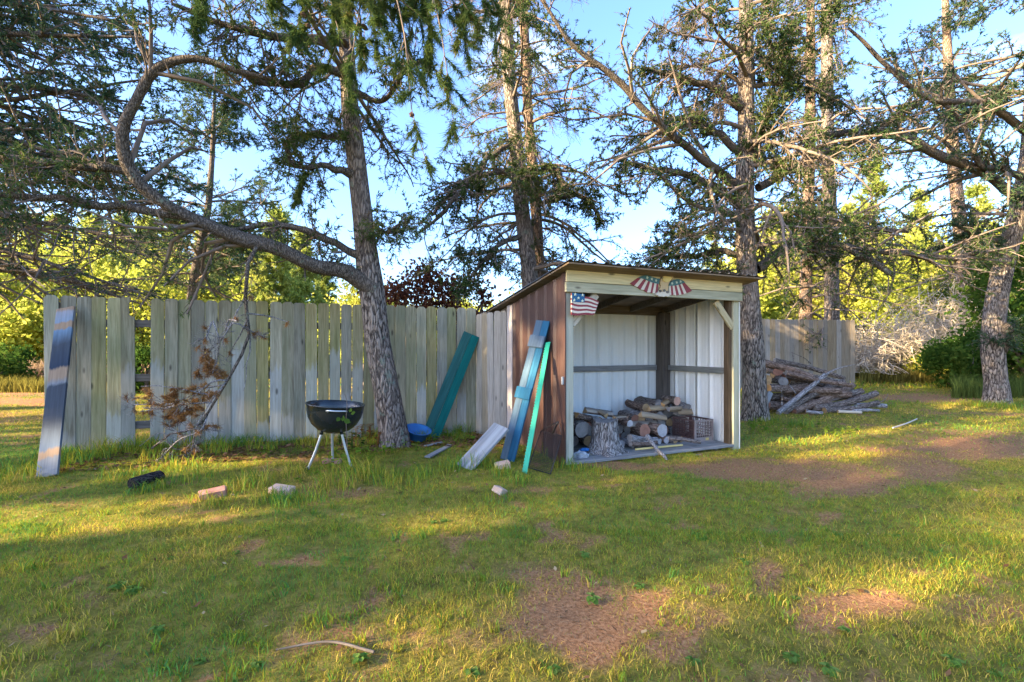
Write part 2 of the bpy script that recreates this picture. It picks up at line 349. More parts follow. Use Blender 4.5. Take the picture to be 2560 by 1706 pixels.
ZZ = ZZ + near * ((fbm(XX * 2.2, YY * 2.2, 3) - .5) * .05 + (fbm(XX * 9, YY * 9, 4) - .5) * .018) - bb * .012
idx = np.arange(nx * ny).reshape(ny, nx)
q = np.stack([idx[:-1, :-1], idx[:-1, 1:], idx[1:, 1:], idx[1:, :-1]], -1).reshape(-1, 4)
m = Mat('lawn_ground', .95, .1)
ge = m.n('NewGeometry'); pos = ge.outputs['Position']
at = m.n('Attribute'); at.attribute_name = 'bare'
fine = m.noise(pos, 55, 6, .7); mid = m.noise(pos, 9, 6, .65); big = m.noise(pos, 1.1, 4, .6)
soil = m.ramp(fine, [(.3, (.17, .07, .028, 1)), (.5, (.42, .20, .085, 1)), (.72, (.60, .34, .17, 1))])
soil = m.mix(m.ramp(big, [(.4, (0, 0, 0, 1)), (.62, (.7,) * 3 + (1,))]), soil, m.ramp(fine, [(.3, (.14, .07, .034, 1)), (.55, (.34, .185, .09, 1)), (.75, (.52, .32, .17, 1))]))
turf = m.ramp(mid, [(.28, (.13, .09, .025, 1)), (.45, (.24, .20, .035, 1)), (.60, (.36, .28, .06, 1)), (.78, (.48, .33, .11, 1))])
turf = m.mix(.5, turf, m.ramp(fine, [(.3, (.3, .3, .3, 1)), (.7, (1.3, 1.3, 1.1, 1))]), 'MULTIPLY')
ad = m.n('Math', operation='ADD'); sb = m.n('Math', operation='MULTIPLY_ADD'); sb.inputs[1].default_value = .8; sb.inputs[2].default_value = -.4
m.l(mid, sb.inputs[0]); m.l(at.outputs['Fac'], ad.inputs[0]); m.l(sb.outputs[0], ad.inputs[1])
m.color(m.mix(m.ramp(ad.outputs[0], [(.25, (0, 0, 0, 1)), (.6, (1, 1, 1, 1))]), turf, soil))
hh = m.n('Math', operation='ADD'); m.l(fine, hh.inputs[0]); m.l(mid, hh.inputs[1]); m.bump(hh.outputs[0], .9, .03)
gm = mesh_np('ground', np.stack([XX, YY, ZZ], -1).reshape(-1, 3), [q], [m.m], True, fattr={'bare': bb.ravel()})
ground = link('ground', gm); tag(ground, 'patchy mown lawn with worn reddish earth showing through', 'ground', kind='structure')
def gsurf(x, y):   # ground with its fine relief
    z = gz(x, y); nr = np.exp(-((np.abs(x) / 16) ** 4 + ((y - 6) / 12) ** 4))
    return z + nr * ((fbm(x * 2.2, y * 2.2, 3) - .5) * .05 + (fbm(x * 9, y * 9, 4) - .5) * .018) - bare(x, y) * .012

# ------------------------------------------------------------------ grass
rg = np.random.default_rng(4)
def blades(x, y, h, w, lean, col, rng, seg=1):
    n = len(x); z = gsurf(x, y) - .004; a = rng.uniform(0, 2 * np.pi, n); b = rng.uniform(0, 2 * np.pi, n)
    wx = np.cos(a) * w / 2; wy = np.sin(a) * w / 2; lx = np.cos(b) * lean * h; ly = np.sin(b) * lean * h
    base = np.stack([x, y, z], 1); s = np.stack([wx, wy, np.zeros(n)], 1)
    tip = base + np.stack([lx, ly, h], 1)
    i = np.arange(n)
    if seg == 1:
        V = np.stack([base - s, base + s, tip], 1).reshape(-1, 3); k = 3
        p = [np.stack([i * 3, i * 3 + 1, i * 3 + 2], 1)]
    else:
        mdl = base + np.stack([lx * .3, ly * .3, h * .62], 1)
        V = np.stack([base - s, base + s, mdl + s * .8, mdl - s * .8, tip], 1).reshape(-1, 3); k = 5
        p = [np.stack([i * 5, i * 5 + 1, i * 5 + 2, i * 5 + 3], 1), np.stack([i * 5 + 3, i * 5 + 2, i * 5 + 4], 1)]
    return V, p, np.repeat(col, k, axis=0)
def grass_color(x, y, rng, dry=0.0):
    n = len(x); g = fbm(x * .9, y * .9, 71); g2 = fbm(x * 3.1, y * 3.1, 72); r = rng.uniform(0, 1, n)
    t = np.clip(g * 1.0 + g2 * .6 + (r - .5) * .8 - .29 + dry, 0, 1)[:, None]
    c0 = np.array([.085, .24, .06]); c1 = np.array([.20, .33, .035]); c2 = np.array([.40, .35, .03]); c3 = np.array([.66, .45, .10])
    c = np.where(t < .4, c0 + (c1 - c0) * t / .4, np.where(t < .7, c1 + (c2 - c1) * (t - .4) / .3, c2 + (c3 - c2) * (t - .7) / .3))
    return c * rng.uniform(.5, 1.35, (n, 1))
def scatter(n, y0, y1, rng, xs=1.12, xpad=.4):
    y = np.sqrt(rng.uniform(y0 ** 2, y1 ** 2, n)); x = rng.uniform(-1, 1, n) * (y * xs + xpad)
    return x, y
def lawn(name, n, y0, y1, h0, h1, w0, w1, seg, rng, label, dry=0.0, cl=2.6):
    x, y = scatter(n, y0, y1, rng)
    clump = fbm(x * cl, y * cl, 51); keep = rng.uniform(0, 1, n) < np.clip((1.12 - bare(x, y) * 1.12) * (.35 + 1.3 * clump), .03, 1)
    x, y = x[keep], y[keep]; k = len(x)
    h = rng.uniform(h0, h1, k) * (.55 + .9 * fbm(x * 2.0, y * 2.0, 52)) * (1 - .35 * bare(x, y)); w = rng.uniform(w0, w1, k)
    V, p, c = blades(x, y, h, w, rng.uniform(.2, 1.3, k), grass_color(x, y, rng, dry), rng, seg)
    return tag(link(name, mesh_np(name, V, p, [M['grass']], col=c)), label, 'grass', kind='stuff')
lawn('lawn_grass', 85000, 1.55, 3.4, .014, .042, .0018, .0036, 2, rg, 'short mown grass on the lawn')
lawn('lawn_grass', 150000, 3.2, 6.0, .016, .046, .003, .0055, 1, rg, 'short mown grass farther out before the fence', cl=1.8)
lawn('lawn_grass', 120000, 5.8, 13.0, .022, .06, .006, .012, 1, rg, 'short grass running past the shed and fence', .05, cl=1.2)
lawn('field_grass', 70000, 12.5, 34.0, .05, .16, .02, .05, 1, rg, 'sunlit pale field grass beyond the fence', .22, .8)
# coarse tussocks in the lawn and long grass at the foot of the fence
def tussocks(name, spots, label, rng, per=60, seg=2, hs=1.0):
    X = []; Y = []; H = []; 
    for (x, y, r, h) in spots:
        k = int(per * max(.3, (r / .12)) ); a = rng.uniform(0, 2 * np.pi, k); d = r * np.sqrt(rng.uniform(0, 1, k))
        X.append(x + np.cos(a) * d); Y.append(y + np.sin(a) * d); H.append(h * rng.uniform(.4, 1.15, k) * hs)
    X = np.concatenate(X); Y = np.concatenate(Y); H = np.concatenate(H); k = len(X)
    V, p, c = blades(X, Y, H, rng.uniform(.004, .008, k), rng.uniform(.15, .85, k), grass_color(X, Y, rng, -.02), rng, seg)
    return tag(link(name, mesh_np(name, V, p, [M['grass']], col=c)), label, 'grass', kind='stuff')
sp = []
for px, py, r, h in [(860,1205,.22,.2),(900,1190,.2,.22),(830,1225,.2,.15),(640,1215,.16,.2),(690,1250,.2,.12),(750,1255,.22,.12),(590,1230,.12,.18),(300,1110,.2,.2),(350,1120,.2,.2),(250,1120,.2,.22),(200,1150,.25,.18),(170,1165,.2,.2),
                     (60,1170,.3,.16),(20,1200,.3,.14),(400,1150,.2,.15),(450,1170,.25,.12),(320,1190,.25,.13),(480,1200,.2,.12),(1200,1170,.14,.2),(1250,1190,.12,.16),(1300,1210,.12,.14),(1370,1140,.1,.2),(1400,1165,.12,.14),(1500,1180,.14,.10),(1440,1175,.12,.12),
                     (1130,1175,.15,.16),(1070,1190,.2,.13),(960,1200,.2,.16),(1010,1210,.2,.13),(740,1190,.15,.14),(560,1120,.25,.14),(620,1115,.2,.14),(1760,1075,.15,.15),(1910,1060,.2,.13),(2000,1065,.2,.12),(1980,1110,.2,.10),(500,1250,.1,.1),(560,1255,.1,.1),(530,1262,.1,.08),(690,1245,.08,.09),(730,1248,.08,.1),(340,1232,.1,.1),(380,1225,.1,.11),(410,1215,.08,.1),(1230,1248,.08,.09),(1262,1250,.08,.08),(1250,1185,.08,.1),(780,1178,.06,.12),(880,1160,.06,.12),(2490,1020,.3,.16),(2440,1015,.25,.14),(2530,1020,.3,.14)]:
    g = PG(px, py); sp.append((g[0], g[1], r, h))
for i in range(70):
    t_ = rg.uniform(0, 1); xx_ = -5.4 + t_ * 4.9; sp.append((xx_, 7.48 + .337 * xx_ - rg.uniform(.04, .75), rg.uniform(.05, .16), rg.uniform(.08, .22)))
for i in range(90):
    px, py = rg.uniform(-40, 2600), rg.uniform(1250, 1700); g = PG(px, py)
    if bare(g[0], g[1]) < .75: sp.append((g[0], g[1], rg.uniform(.02, .07), rg.uniform(.03, .07)))
tussocks('grass_tussocks', sp, 'longer grass tufts along the fence foot and in the lawn', rg)
# straw and needle litter lying flat on the ground
n = 52000
x, y = scatter(n, 1.6, 9.5, rg); k = rg.uniform(0, 1, n) < (.18 + .8 * bare(x, y)); x, y = x[k], y[k]; k = len(x)
z = gsurf(x, y) + .004; a = rg.uniform(0, np.pi, k); ln = rg.uniform(.012, .05, k); w = rg.uniform(.0012, .003, k) * (1 + y * .12)
d = np.stack([np.cos(a) * ln, np.sin(a) * ln, rg.uniform(-.1, .3, k) * ln], 1); s = np.stack([-np.sin(a) * w, np.cos(a) * w, 0 * w], 1); b = np.stack([x, y, z], 1)
V = np.stack([b - s, b + s, b + d], 1).reshape(-1, 3)
cc = np.array([.30, .20, .11]) * rg.uniform(.35, 1.3, (k, 1)) * np.array([1, 1, 1]) ; 
tag(link('needle_litter', mesh_np('needle_litter', V, [np.arange(k * 3).reshape(-1, 3)], [M['grass']], col=np.repeat(cc, 3, 0))), 'dry straw and pine needles scattered over bare soil', 'litter', kind='stuff')
# leaf litter under the long fence
n = 2600; t = rg.uniform(0, 1, n); x = -4.6 + t * 5.3; y = 7.48 + .337 * x - rg.uniform(.05, 1.25, n); z = gsurf(x, y) + rg.uniform(.004, .03, n)
a = rg.uniform(0, 6.28, n); r = rg.uniform(.015, .045, n); u = np.stack([np.cos(a) * r, np.sin(a) * r, rg.uniform(-.4, .4, n) * r], 1); v = np.stack([-np.sin(a) * r, np.cos(a) * r, rg.uniform(-.4, .4, n) * r], 1) * .6
b = np.stack([x, y, z], 1); V = np.stack([b - u, b + v, b + u, b - v], 1).reshape(-1, 3)
cc = np.array([.20, .11, .055]) * rg.uniform(.4, 1.6, (n, 1))
tag(link('leaf_litter', mesh_np('leaf_litter', V, [np.arange(n * 4).reshape(-1, 4)], [M['grass']], col=np.repeat(cc, 4, 0))), 'brown fallen leaves along the foot of the fence', 'litter', kind='stuff')

n = 900; x, y = scatter(n, 1.7, 9.0, rg); z = gsurf(x, y) + rg.uniform(.006, .03, n); a = rg.uniform(0, 6.28, n); r = rg.uniform(.008, .024, n)
u = np.stack([np.cos(a) * r, np.sin(a) * r, rg.uniform(-.6, .6, n) * r], 1); v = np.stack([-np.sin(a) * r, np.cos(a) * r, rg.uniform(-.5, .5, n) * r], 1) * .6; b = np.stack([x, y, z], 1)
cc = np.where(rg.uniform(0, 1, (n, 1)) < .5, np.array([[.42, .30, .16]]), np.array([[.20, .10, .05]])) * rg.uniform(.5, 1.5, (n, 1))
tag(link('fallen_leaves', mesh_np('fallen_leaves', np.stack([b - u, b + v, b + u, b - v], 1).reshape(-1, 3), [np.arange(n * 4).reshape(-1, 4)], [M['grass']], col=np.repeat(cc, 4, 0))), 'small dry leaves scattered over the mown lawn', 'leaves', kind='stuff')

# ------------------------------------------------------------------ fences
def picket_mesh(w, h, t, ear, notch=None):
    pts = [(-w / 2, 0), (w / 2, 0), (w / 2, h - ear), (w / 2 - ear, h), (-w / 2 + ear, h), (-w / 2, h - ear)]
    if notch: pts = [(-w / 2, 0), (w / 2, 0), (w / 2, h - .24), (w / 2 - .055, h - .225), (w / 2 - .06, h - .09), (w / 2 - .035, h), (-w / 2 + ear, h), (-w / 2, h - ear)]
    return prism('picket', pts, -t / 2, t / 2, [], bev=.002)
def fence(name, label, P0, P1, top, n, mat, skip=(), notch=(), zbot=-.03, rails=(.35, .93, 1.6), tops=None, lean=0, ear=.028, gap=.004, posts=True, seed=1):
    rnd = random.Random(seed); P0 = Vector(P0); P1 = Vector(P1); d = (P1 - P0); Ln = d.length; ang = math.atan2(d.y, d.x)
    e = empty(name, label, 'fence', (P0.x, P0.y, 0), ang); pit = Ln / n
    for i in range(n):
        if i in skip: continue
        xl = (i + .5) * pit; wx = P0 + d * ((i + .5) / n); zb = G(wx.x, wx.y) + zbot + rnd.uniform(-.02, .02)
        tp = (top if tops is None else top + (tops - top) * (i + .5) / n) + rnd.uniform(-.007, .007)
        w = pit - gap - rnd.choice([-.004, -.002, 0, .001, .003, .006])
        me = picket_mesh(w, tp - zb, .017, ear * rnd.uniform(.8, 1.3), i in notch); me.materials.append(mat)
        o = link('picket', me, e, loc=(xl, rnd.uniform(-.003, .004), zb), rot=(rnd.uniform(-.006, .006), rnd.uniform(-.006, .006), rnd.uniform(-.02, .02)))
    for z in rails:
        box('rail', .02, Ln - .02, .014, .052, z - .045, z + .045, M['darkX'], e)
    if posts:
        k = max(2, int(Ln / 2.4) + 1)
        for j in range(k):
            xl = .12 + (Ln - .24) * j / (k - 1); wx = P0 + d * (xl / Ln); box('post', xl - .045, xl + .045, .054, .144, G(wx.x, wx.y) - .2, top - .08, M['darkZ'], e)
    return e
FA = (-5.46, 5.65); FB = (-.545, 7.30)
fence('wooden_fence', 'long weathered grey-green picket fence with one picket missing, behind the kettle grill', FA + (0,), FB + (0,), 1.915, 35, M['fence'], skip=(6,), notch=(5,), seed=5, tops=1.90)
fence('wooden_fence', 'short pale picket fence section set at an angle beside the maroon shed wall', (-.535, 7.24, 0), (.02, 6.72, 0), 1.80, 6, M['fence_pale'], seed=9, tops=1.84, rails=(.4, 1.5))
fence('wooden_fence', 'tan picket fence standing behind the heap of rough logs', (6.0, 13.25, 0), (9.82, 13.85, 0), 2.10, 26, M['fence_tan'], seed=12, gap=.004)

# ------------------------------------------------------------------ shed
SL = Vector((.587, 5.26, 0)); SA = math.atan2(1.04, 2.37); SW, SD = 2.585, 1.45
su = Vector((math.cos(SA), math.sin(SA), 0)); sv = Vector((-math.sin(SA), math.cos(SA), 0))
def s2w(x, y, z): return SL + su * x + sv * y + Vector((0, 0, z))
def slocal(px, py, y):
    """photo pixel -> shed (x,z) on the plane at depth y of the shed"""
    d = Vector(((px - CX) / F, 1, (HY - py) / F)); o = Vector((0, 0, CZ)); pt = SL + sv * y
    t = (pt - o).dot(sv) / d.dot(sv); p = o + d * t - SL
    return p.dot(su), p.z
shed = empty('firewood_shed', 'open-fronted firewood shed with maroon side wall and lumber header under a lean-to roof', 'shed', SL, SA)
def roof_z(y): return 2.19 - .147 * (y + .25)
def panel(name, x0, x1, z0, ztop, mat, origin, axis, out_sign, pitch=.225):
    """ribbed sheet: profile along x, ribs towards out_sign*y"""
    xs = [(x0, 0)]; x = math.floor(x0 / pitch) * pitch
    while x < x1:
        for dx, h in ((.0, 0), (.008, .022), (.030, .022), (.038, 0), (.098, 0), (.104, .0018), (.114, .0018), (.120, 0), (.156, 0), (.162, .0018), (.172, .0018), (.178, 0)):
            if x0 < x + dx < x1: xs.append((x + dx, h))
        x += pitch
    xs.append((x1, 0)); V = []; n = len(xs); t = .0012
    for off in (0, t):
        for (a, h) in xs:
            yy = (h + off) * out_sign; V.append((a, yy, z0)); V.append((a, yy, ztop(a)))
    q = []; 
    for i in range(n - 1):
        q.append((2*i, 2*i+2, 2*i+3, 2*i+1)); k = 2*n; q.append((k+2*i, k+2*i+1, k+2*i+3, k+2*i+2))
    q += [(0, 1, 2*n+1, 2*n), (2*n-2, 4*n-2, 4*n-1, 2*n-1)]
    me = mesh_np(name, V, [np.array(q)], [mat])
    return link(name, me, shed, loc=origin, rot=(0, 0, axis))
# left wall (maroon), local axis along shed y; sheet faces -x
wl = SD - .04
for a, b in ((0.03, .72), (.7215, wl)):
    panel('wall_panel', a, b, .0, lambda s: roof_z(s) - .05, M['maroon'], (-.004, 0, 0), R(90), 1)
for a, b in ((.05, .90), (.902, 1.75), (1.752, SW - .05)):
    panel('wall_panel', a, b, .08, lambda s: roof_z(SD) - .07, M['white_metal'], (0, SD - .006, 0), 0, -1)
for a, b in ((.06, .76), (.762, wl)):
    panel('wall_panel', a, b, .02, lambda s: roof_z(s) - .06, M['white_metal'], (SW + .004, 0, 0), R(90), 1)
box('corner_trim', SW + .008, SW + .014, -.006, .05, -.10, 1.90, M['white_metal'], shed, 0)
box('corner_trim', -.022, -.014, -.02, .06, .0, 2.12, M['maroon'], shed, 0)
box('corner_board', -.032, .10, SD - .055, SD - .03, -.02, roof_z(SD) - .06, M['corner'], shed)
box('corner_board', -.034, -.012, SD - .03, SD + .11, -.02, roof_z(SD) - .06, M['corner'], shed)
# posts
box('post', .0, .092, -.005, .085, -.06, 2.10, M['lumZ'], shed)
box('post', SW - .10, SW - .005, -.005, .085, -.14, 2.10, M['lumZ'], shed)
box('post', SW - .15, SW - .103, .02, .11, .03, 2.08, M['darkZ'], shed)
box('post', SW - .155, SW - .02, SD - .20, SD - .03, .03, roof_z(SD) - .1, M['darkZ'], shed)
box('post', .01, .10, SD - .13, SD - .06, .03, roof_z(SD) - .1, M['darkZ'], shed)
for x in (.15, SW - .2): box('post', x, x + .09, 2.30, 2.39, -.1, roof_z(2.35) - .1, M['darkZ'], shed)
# girts and beams
box('girt', .10, SW - .16, SD - .066, SD - .028, .955, 1.035, M['grey'], shed)
g = box('girt', .13, SD - .21, -.02, .018, .955, 1.035, M['grey'], shed); g.location = (SW - .06, 0, 0); g.rotation_euler = (0, 0, R(90))
box('beam', .10, SW - .05, SD - .07, SD - .03, 1.80, 1.93, M['darkX'], shed)
box('header_board', -.015, SW + .012, -.046, -.008, 2.018, 2.165, M['lumX'], shed)
box('header_board', -.022, SW + .014, -.048, -.008, 1.905, 2.013, M['lumX2'], shed)
box('beam', .10, SW - .11, .045, .083, 1.93, 2.12, M['darkX'], shed)
plank('brace', (.08, .02, 1.56), (.40, .02, 1.90), .085, .036, M['lumZp'], (0, -1, 0), shed)
plank('brace', (SW - .09, .02, 1.56), (SW - .39, .02, 1.89), .085, .036, M['lumZp'], (0, -1, 0), shed)
# roof
roof = link('roof', None, shed)
sl = math.atan(.147)
def rp(y, dz): return roof_z(y) + dz
for i in range(18):
    y0 = -.25 + i * .153; me = box_mesh('roof_board', -.115, SW + .135, 0, .149, -.009, .009, [M['soffit']], .002)
    link('roof_board', me, roof, loc=(0, y0, rp(y0, -.012)), rot=(-sl, 0, 0))
for x in (.02, .65, 1.28, 1.91, SW - .06):
    me = box_mesh('rafter', 0, .038, .10, 2.5, -.11, -.023, [M['darkX']], .002)
    link('rafter', me, roof, loc=(x, 0, roof_z(0)), rot=(-sl, 0, 0))
xs = []; x = -.13
while x < SW + .15:
    xs += [(x, .0), (x + .02, .018), (x + .04, .018), (x + .06, 0)]; x += .15
V = []; n = len(xs)
for off in (0, .0015):
    for a, h in xs: V += [(a, -.27, h + off), (a, 2.53, h + off)]
q = []
for i in range(n - 1): q += [(2*i, 2*i+2, 2*i+3, 2*i+1), (2*n+2*i, 2*n+2*i+1, 2*n+2*i+3, 2*n+2*i+2)]
rs = link('roof_sheet', mesh_np('roof_sheet', V, [np.array(q)], [M['roofing']]), roof, loc=(0, 0, roof_z(0) + .003), rot=(-sl, 0, 0))
# deck
for i in range(10):
    y0 = -.02 + i * .143; box('deck_board', .094, SW - .104, y0, y0 + .137, .022, .055, M['grey'], shed)
for x in (.3, 1.3, 2.2): box('joist', x, x + .05, .02, 1.35, -.10, .019, M['darkX'], shed)
lo = [slocal(1676, 1153, -.08), slocal(1823, 1141, -.08)]
plk = plank('loose_plank', s2w(lo[0][0], -.10, -.035), s2w(lo[1][0], -.06, -.045), .09, .03, M['greyZ'], (0, -.4, 1))
tag(plk, 'narrow grey plank lying on the ground under the shed deck edge', 'plank')
box('switch_box', -.05, -.024, -.006, .022, .90, .985, M['alu_'], shed, .004)

# ------------------------------------------------------------------ trees
def gpos(px, Z): x = (px - CX) / F * Z; return (x, Z, G(x, Z) - .05)
def rand_unit(rng, shape):
    v = rng.normal(size=shape + (3,)); return norm(v)
def spawn(rng, Pp, Rp, Mn, t0, t1, l0, l1, ang, K, curl, droop, rs=.6, flat=.5, absL=None):
    N, Kp = Pp.shape[:2]
    t = np.sort(rng.uniform(t0, t1, (N, Mn)), 1); f = t * (Kp - 1); i = np.minimum(f.astype(int), Kp - 2); f = (f - i)[..., None]
    n = np.arange(N)[:, None]; a = Pp[n, i]; b = Pp[n, i + 1]; pos = a + (b - a) * f; tan = norm(b - a)
    rad = Rp[n, i] * (1 - f[..., 0]) + Rp[n, i + 1] * f[..., 0]
    plen = np.linalg.norm(np.diff(Pp, axis=1), axis=2).sum(1)[:, None]
    rv = rand_unit(rng, (N, Mn)); rv[..., 2] *= flat; side = norm(rv - tan * (rv * tan).sum(-1, keepdims=True))
    an = rng.uniform(ang[0], ang[1], (N, Mn))[..., None]; d = tan * np.cos(an) + side * np.sin(an)
    Ln = (plen if absL is None else absL) * rng.uniform(l0, l1, (N, Mn)) * (1.0 - .55 * t)
    d = d.reshape(-1, 3); pos = pos.reshape(-1, 3); Ln = Ln.reshape(-1); rad = rad.reshape(-1)
    cv = rand_unit(rng, (len(d),)) * curl; pts = [pos]; p = pos
    for k in range(K - 1):
        d = norm(d + cv * (1.0 / (K - 1)) + rand_unit(rng, (len(d),)) * curl * .35 + np.array([0, 0, -droop / (K - 1)]))
        p = p + d * (Ln / (K - 1))[:, None]; pts.append(p)
    Q = np.stack(pts, 1); r0 = np.minimum(rad * rs, Ln * .022 + .0012)
    Rr = r0[:, None] * np.linspace(1, .35, K)[None, :]
    return Q, Rr
def needles(rng, Q, n, ln, w, spread=1.0, back=.10, grav=0.0):
    tip = Q[:, -1]; d = norm(Q[:, -1] - Q[:, -2]); N = len(tip)
    s = rng.uniform(0, 1, (N, n, 1)); o = tip[:, None] - d[:, None] * s * back + rng.normal(size=(N, n, 3)) * .004
    nd = norm(d[:, None] * rng.uniform(.4, 1.2, (N, n, 1)) + rand_unit(rng, (N, n)) * spread + np.array([0, 0, -grav]))
    Ls = ln * rng.uniform(.6, 1.2, (N, n, 1)); wv = norm(np.cross(nd, rand_unit(rng, (N, n)))) * (w / 2)
    V = np.stack([o - wv, o + wv, o + nd * Ls], 2).reshape(-1, 3)
    return V, np.arange(len(V)).reshape(-1, 3)
def trunk_mesh(name, path, rng, mat, sides=22, K=70, flare=.35, rough=.06):
    """path rows: x,y,z,r bottom to top"""
    p = resample(path, K); X = p[:, :3]; r = p[:, 3]; zz = X[:, 2] - X[0, 2]
    T = norm(np.gradient(X, axis=0)); U = norm(np.cross(T, np.array([0, 1., 0]))); Vv = np.cross(T, U); a = np.arange(sides) / sides * 2 * np.pi
    ph = rng.uniform(0, 6.28, 4); fl = flare * np.exp(-zz / .16)[:, None] * (1 + .5 * np.cos(4 * a + ph[0])[None] + .3 * np.cos(7 * a + ph[1])[None])
    nz = fbm(a[None] * 3.2 + 0 * zz[:, None] + ph[2], zz[:, None] * 1.6 + 0 * a[None], 7) - .5; nf = fbm(np.cos(a)[None] * 7 + 30 + 0 * zz[:, None], zz[:, None] * 5 + np.sin(a)[None] * 7, 8) - .5
    rr = r[:, None] * (1 + fl + nz * rough * 2.2 + nf * rough * 2)
    ring = X[:, None] + (U[:, None] * np.cos(a)[None, :, None] + Vv[:, None] * np.sin(a)[None, :, None]) * rr[..., None]
    i = np.arange(K * sides).reshape(K, sides); j = np.roll(i, -1, 1)
    q = np.stack([i[:-1], j[:-1], j[1:], i[1:]], -1).reshape(-1, 4)
    return mesh_np(name, ring.reshape(-1, 3), [q], [mat], True)
def px_path(pts, ground_first=True):
    """rows (px,py,width px,Z) -> x,y,z,r"""
    o = []
    for px, py, w, Z in pts: o.append(np.append(P(px, py, Z), w / 2 / F * Z))
    return np.array(o)
def make_pine(label, path, seed, limbs=(), nl=30, zr=(2.5, 11), ll=(1.6, 3.2), up=(-.1, .35), droop=.5, l2=9, l3=7, tuft=7, nlen=.055, nw=.011, bare_frac=.25,
              mat='needle', barkm='bark', name='pine_tree', group=None, az=None, curl2=.7, curl3=.8, taper=.45, tl=(.16, .42), leafless=0.0, K3=2, limb_r=.016, flare=.16, carve=None, shape=None, lim_l2=14, slim=.8, twig_step=1, bare_below=None):
    rng = np.random.default_rng(seed); path = np.asarray(path, float); base = path[0, :3].copy(); base[2] = G(base[0], base[1]) if path[0, 2] < 1.0 else path[0, 2]
    e = empty(name, label, 'tree', base, group=group); inv = -base
    loc = path.copy(); loc[:, :3] += inv; loc[:, 3] *= slim
    link('trunk', trunk_mesh('trunk', loc, rng, M[barkm], flare=flare), e)
    A = []; Ra = []
    for lb in limbs:                                   # limbs read from the photograph
        pp = resample(lb, 14); pp[:, :3] += inv; jit = rng.normal(size=(14, 3)) * pp[:, 3:4] * .25; pp[1:-1, :3] += jit[1:-1]
        r = pp[:, 3] * (1 + rng.uniform(-.12, .12, 14))
        Vv, q = tubes(resample(np.column_stack([pp[:, :3], r]), 40)[None, :, :3], resample(np.column_stack([pp[:, :3], r]), 40)[None, :, 3], 9)
        link('limb', mesh_np('limb', Vv, [q], [M['limb']], True), e)
        A.append(pp[:, :3]); Ra.append(r)
    a0 = A; Lp = np.array(A) if A else np.zeros((0, 14, 3)); Lr = np.array(Ra) if Ra else np.zeros((0, 14))
    # random limbs up the trunk
    tz = loc[:, 2]; zl = np.sort(rng.uniform(zr[0], zr[1], nl)) - base[2]
    tx = np.stack([np.interp(zl, tz, loc[:, j]) for j in range(4)], 1)
    fr = (zl - zl.min()) / max(1e-6, (zl.max() - zl.min())); azs = rng.uniform(0, 2 * np.pi, nl) if az is None else rng.uniform(az[0], az[1], nl)
    Ln = rng.uniform(ll[0], ll[1], nl) * (1 - taper * fr)
    if shape is not None: Ln = Ln * np.interp(fr, shape[0], shape[1])
    d = norm(np.stack([np.cos(azs), np.sin(azs), rng.uniform(up[0], up[1], nl)], 1)); p = tx[:, :3].copy(); pts = [p]; cv = rand_unit(rng, (nl,)) * .5
    for k in range(13):
        d = norm(d + cv / 13 + rand_unit(rng, (nl,)) * .16 + np.array([0, 0, -droop / 13 + (.5 / 13 if k > 8 else 0)])); p = p + d * (Ln / 13)[:, None]; pts.append(p)
    RL = np.stack(pts, 1); RR = np.minimum(tx[:, 3] * .42, Ln * limb_r)[:, None] * np.linspace(1, .25, 14)[None]
    B = Acc()
    if nl: Vv, q = tubes(RL, RR, 6); B.add(Vv, q)
    b2 = []; 
    if len(Lp): b2.append(spawn(rng, Lp, Lr, lim_l2, .12, 1, .18, .5, (.5, 1.3), 7, curl2, droop * .5, .55))
    if nl: b2.append(spawn(rng, RL, RR, l2, .15, 1, .2, .55, (.5, 1.2), 7, curl2, droop * .4, .6))
    Q2 = np.concatenate([b[0] for b in b2]); R2 = np.concatenate([b[1] for b in b2])
    Vv, q = tubes(Q2[:, ::2], R2[:, ::2], 4); B.add(Vv, q)
    Q3, R3 = spawn(rng, Q2, R2, l3, .1, 1, tl[0] / .35, tl[1] / .35, (.4, 1.2), K3 + 1, curl3, droop * .3, .7, absL=.35)
    sel = list(range(0, Q3.shape[1] - 1, twig_step)) + [Q3.shape[1] - 1]
    Vv, q = tubes(Q3[:, sel], np.maximum(R3[:, sel], .0022), 3); B.add(Vv, q)
    link('branches', B.mesh('branches', [M['twig']]), e)
    ends = np.concatenate([Q3[:, -2:], Q3[:, -3:-1], Q2[:, -2:]])
    keep = rng.uniform(0, 1, len(ends)) > bare_frac
    if bare_below is not None: keep &= (ends[:, -1, 2] + base[2] > bare_below) | (rng.uniform(0, 1, len(ends)) > .8)
    if carve is not None:                              # tufts removed along sun rays, crown shaped so chosen spots are lit
        w = ends[:, -1] + base; sv_ = np.array(SUN)
        for c, rad in carve:
            rel = w - np.array(c); s_ = rel @ sv_; perp = rel - s_[:, None] * sv_; keep &= ~((s_ > 0) & (np.linalg.norm(perp, axis=1) < rad + nlen * .45))
    ends = ends[keep]
    if len(ends) and tuft:
        Vv, f = needles(rng, ends, tuft, nlen, nw); link('crown', mesh_np('crown', Vv, [f], [M[mat]]), e)
    return e
def copy_tree(e, label, loc, rotz, sc=1.0, group=None):
    r = e.copy(); C.objects.link(r); r.location = loc; r.rotation_euler = (0, 0, rotz); r.scale = (sc, sc, sc); r['label'] = label
    if group: r['group'] = group
    for ch in list(e.children):
        c = ch.copy(); C.objects.link(c); c.parent = r
    return r

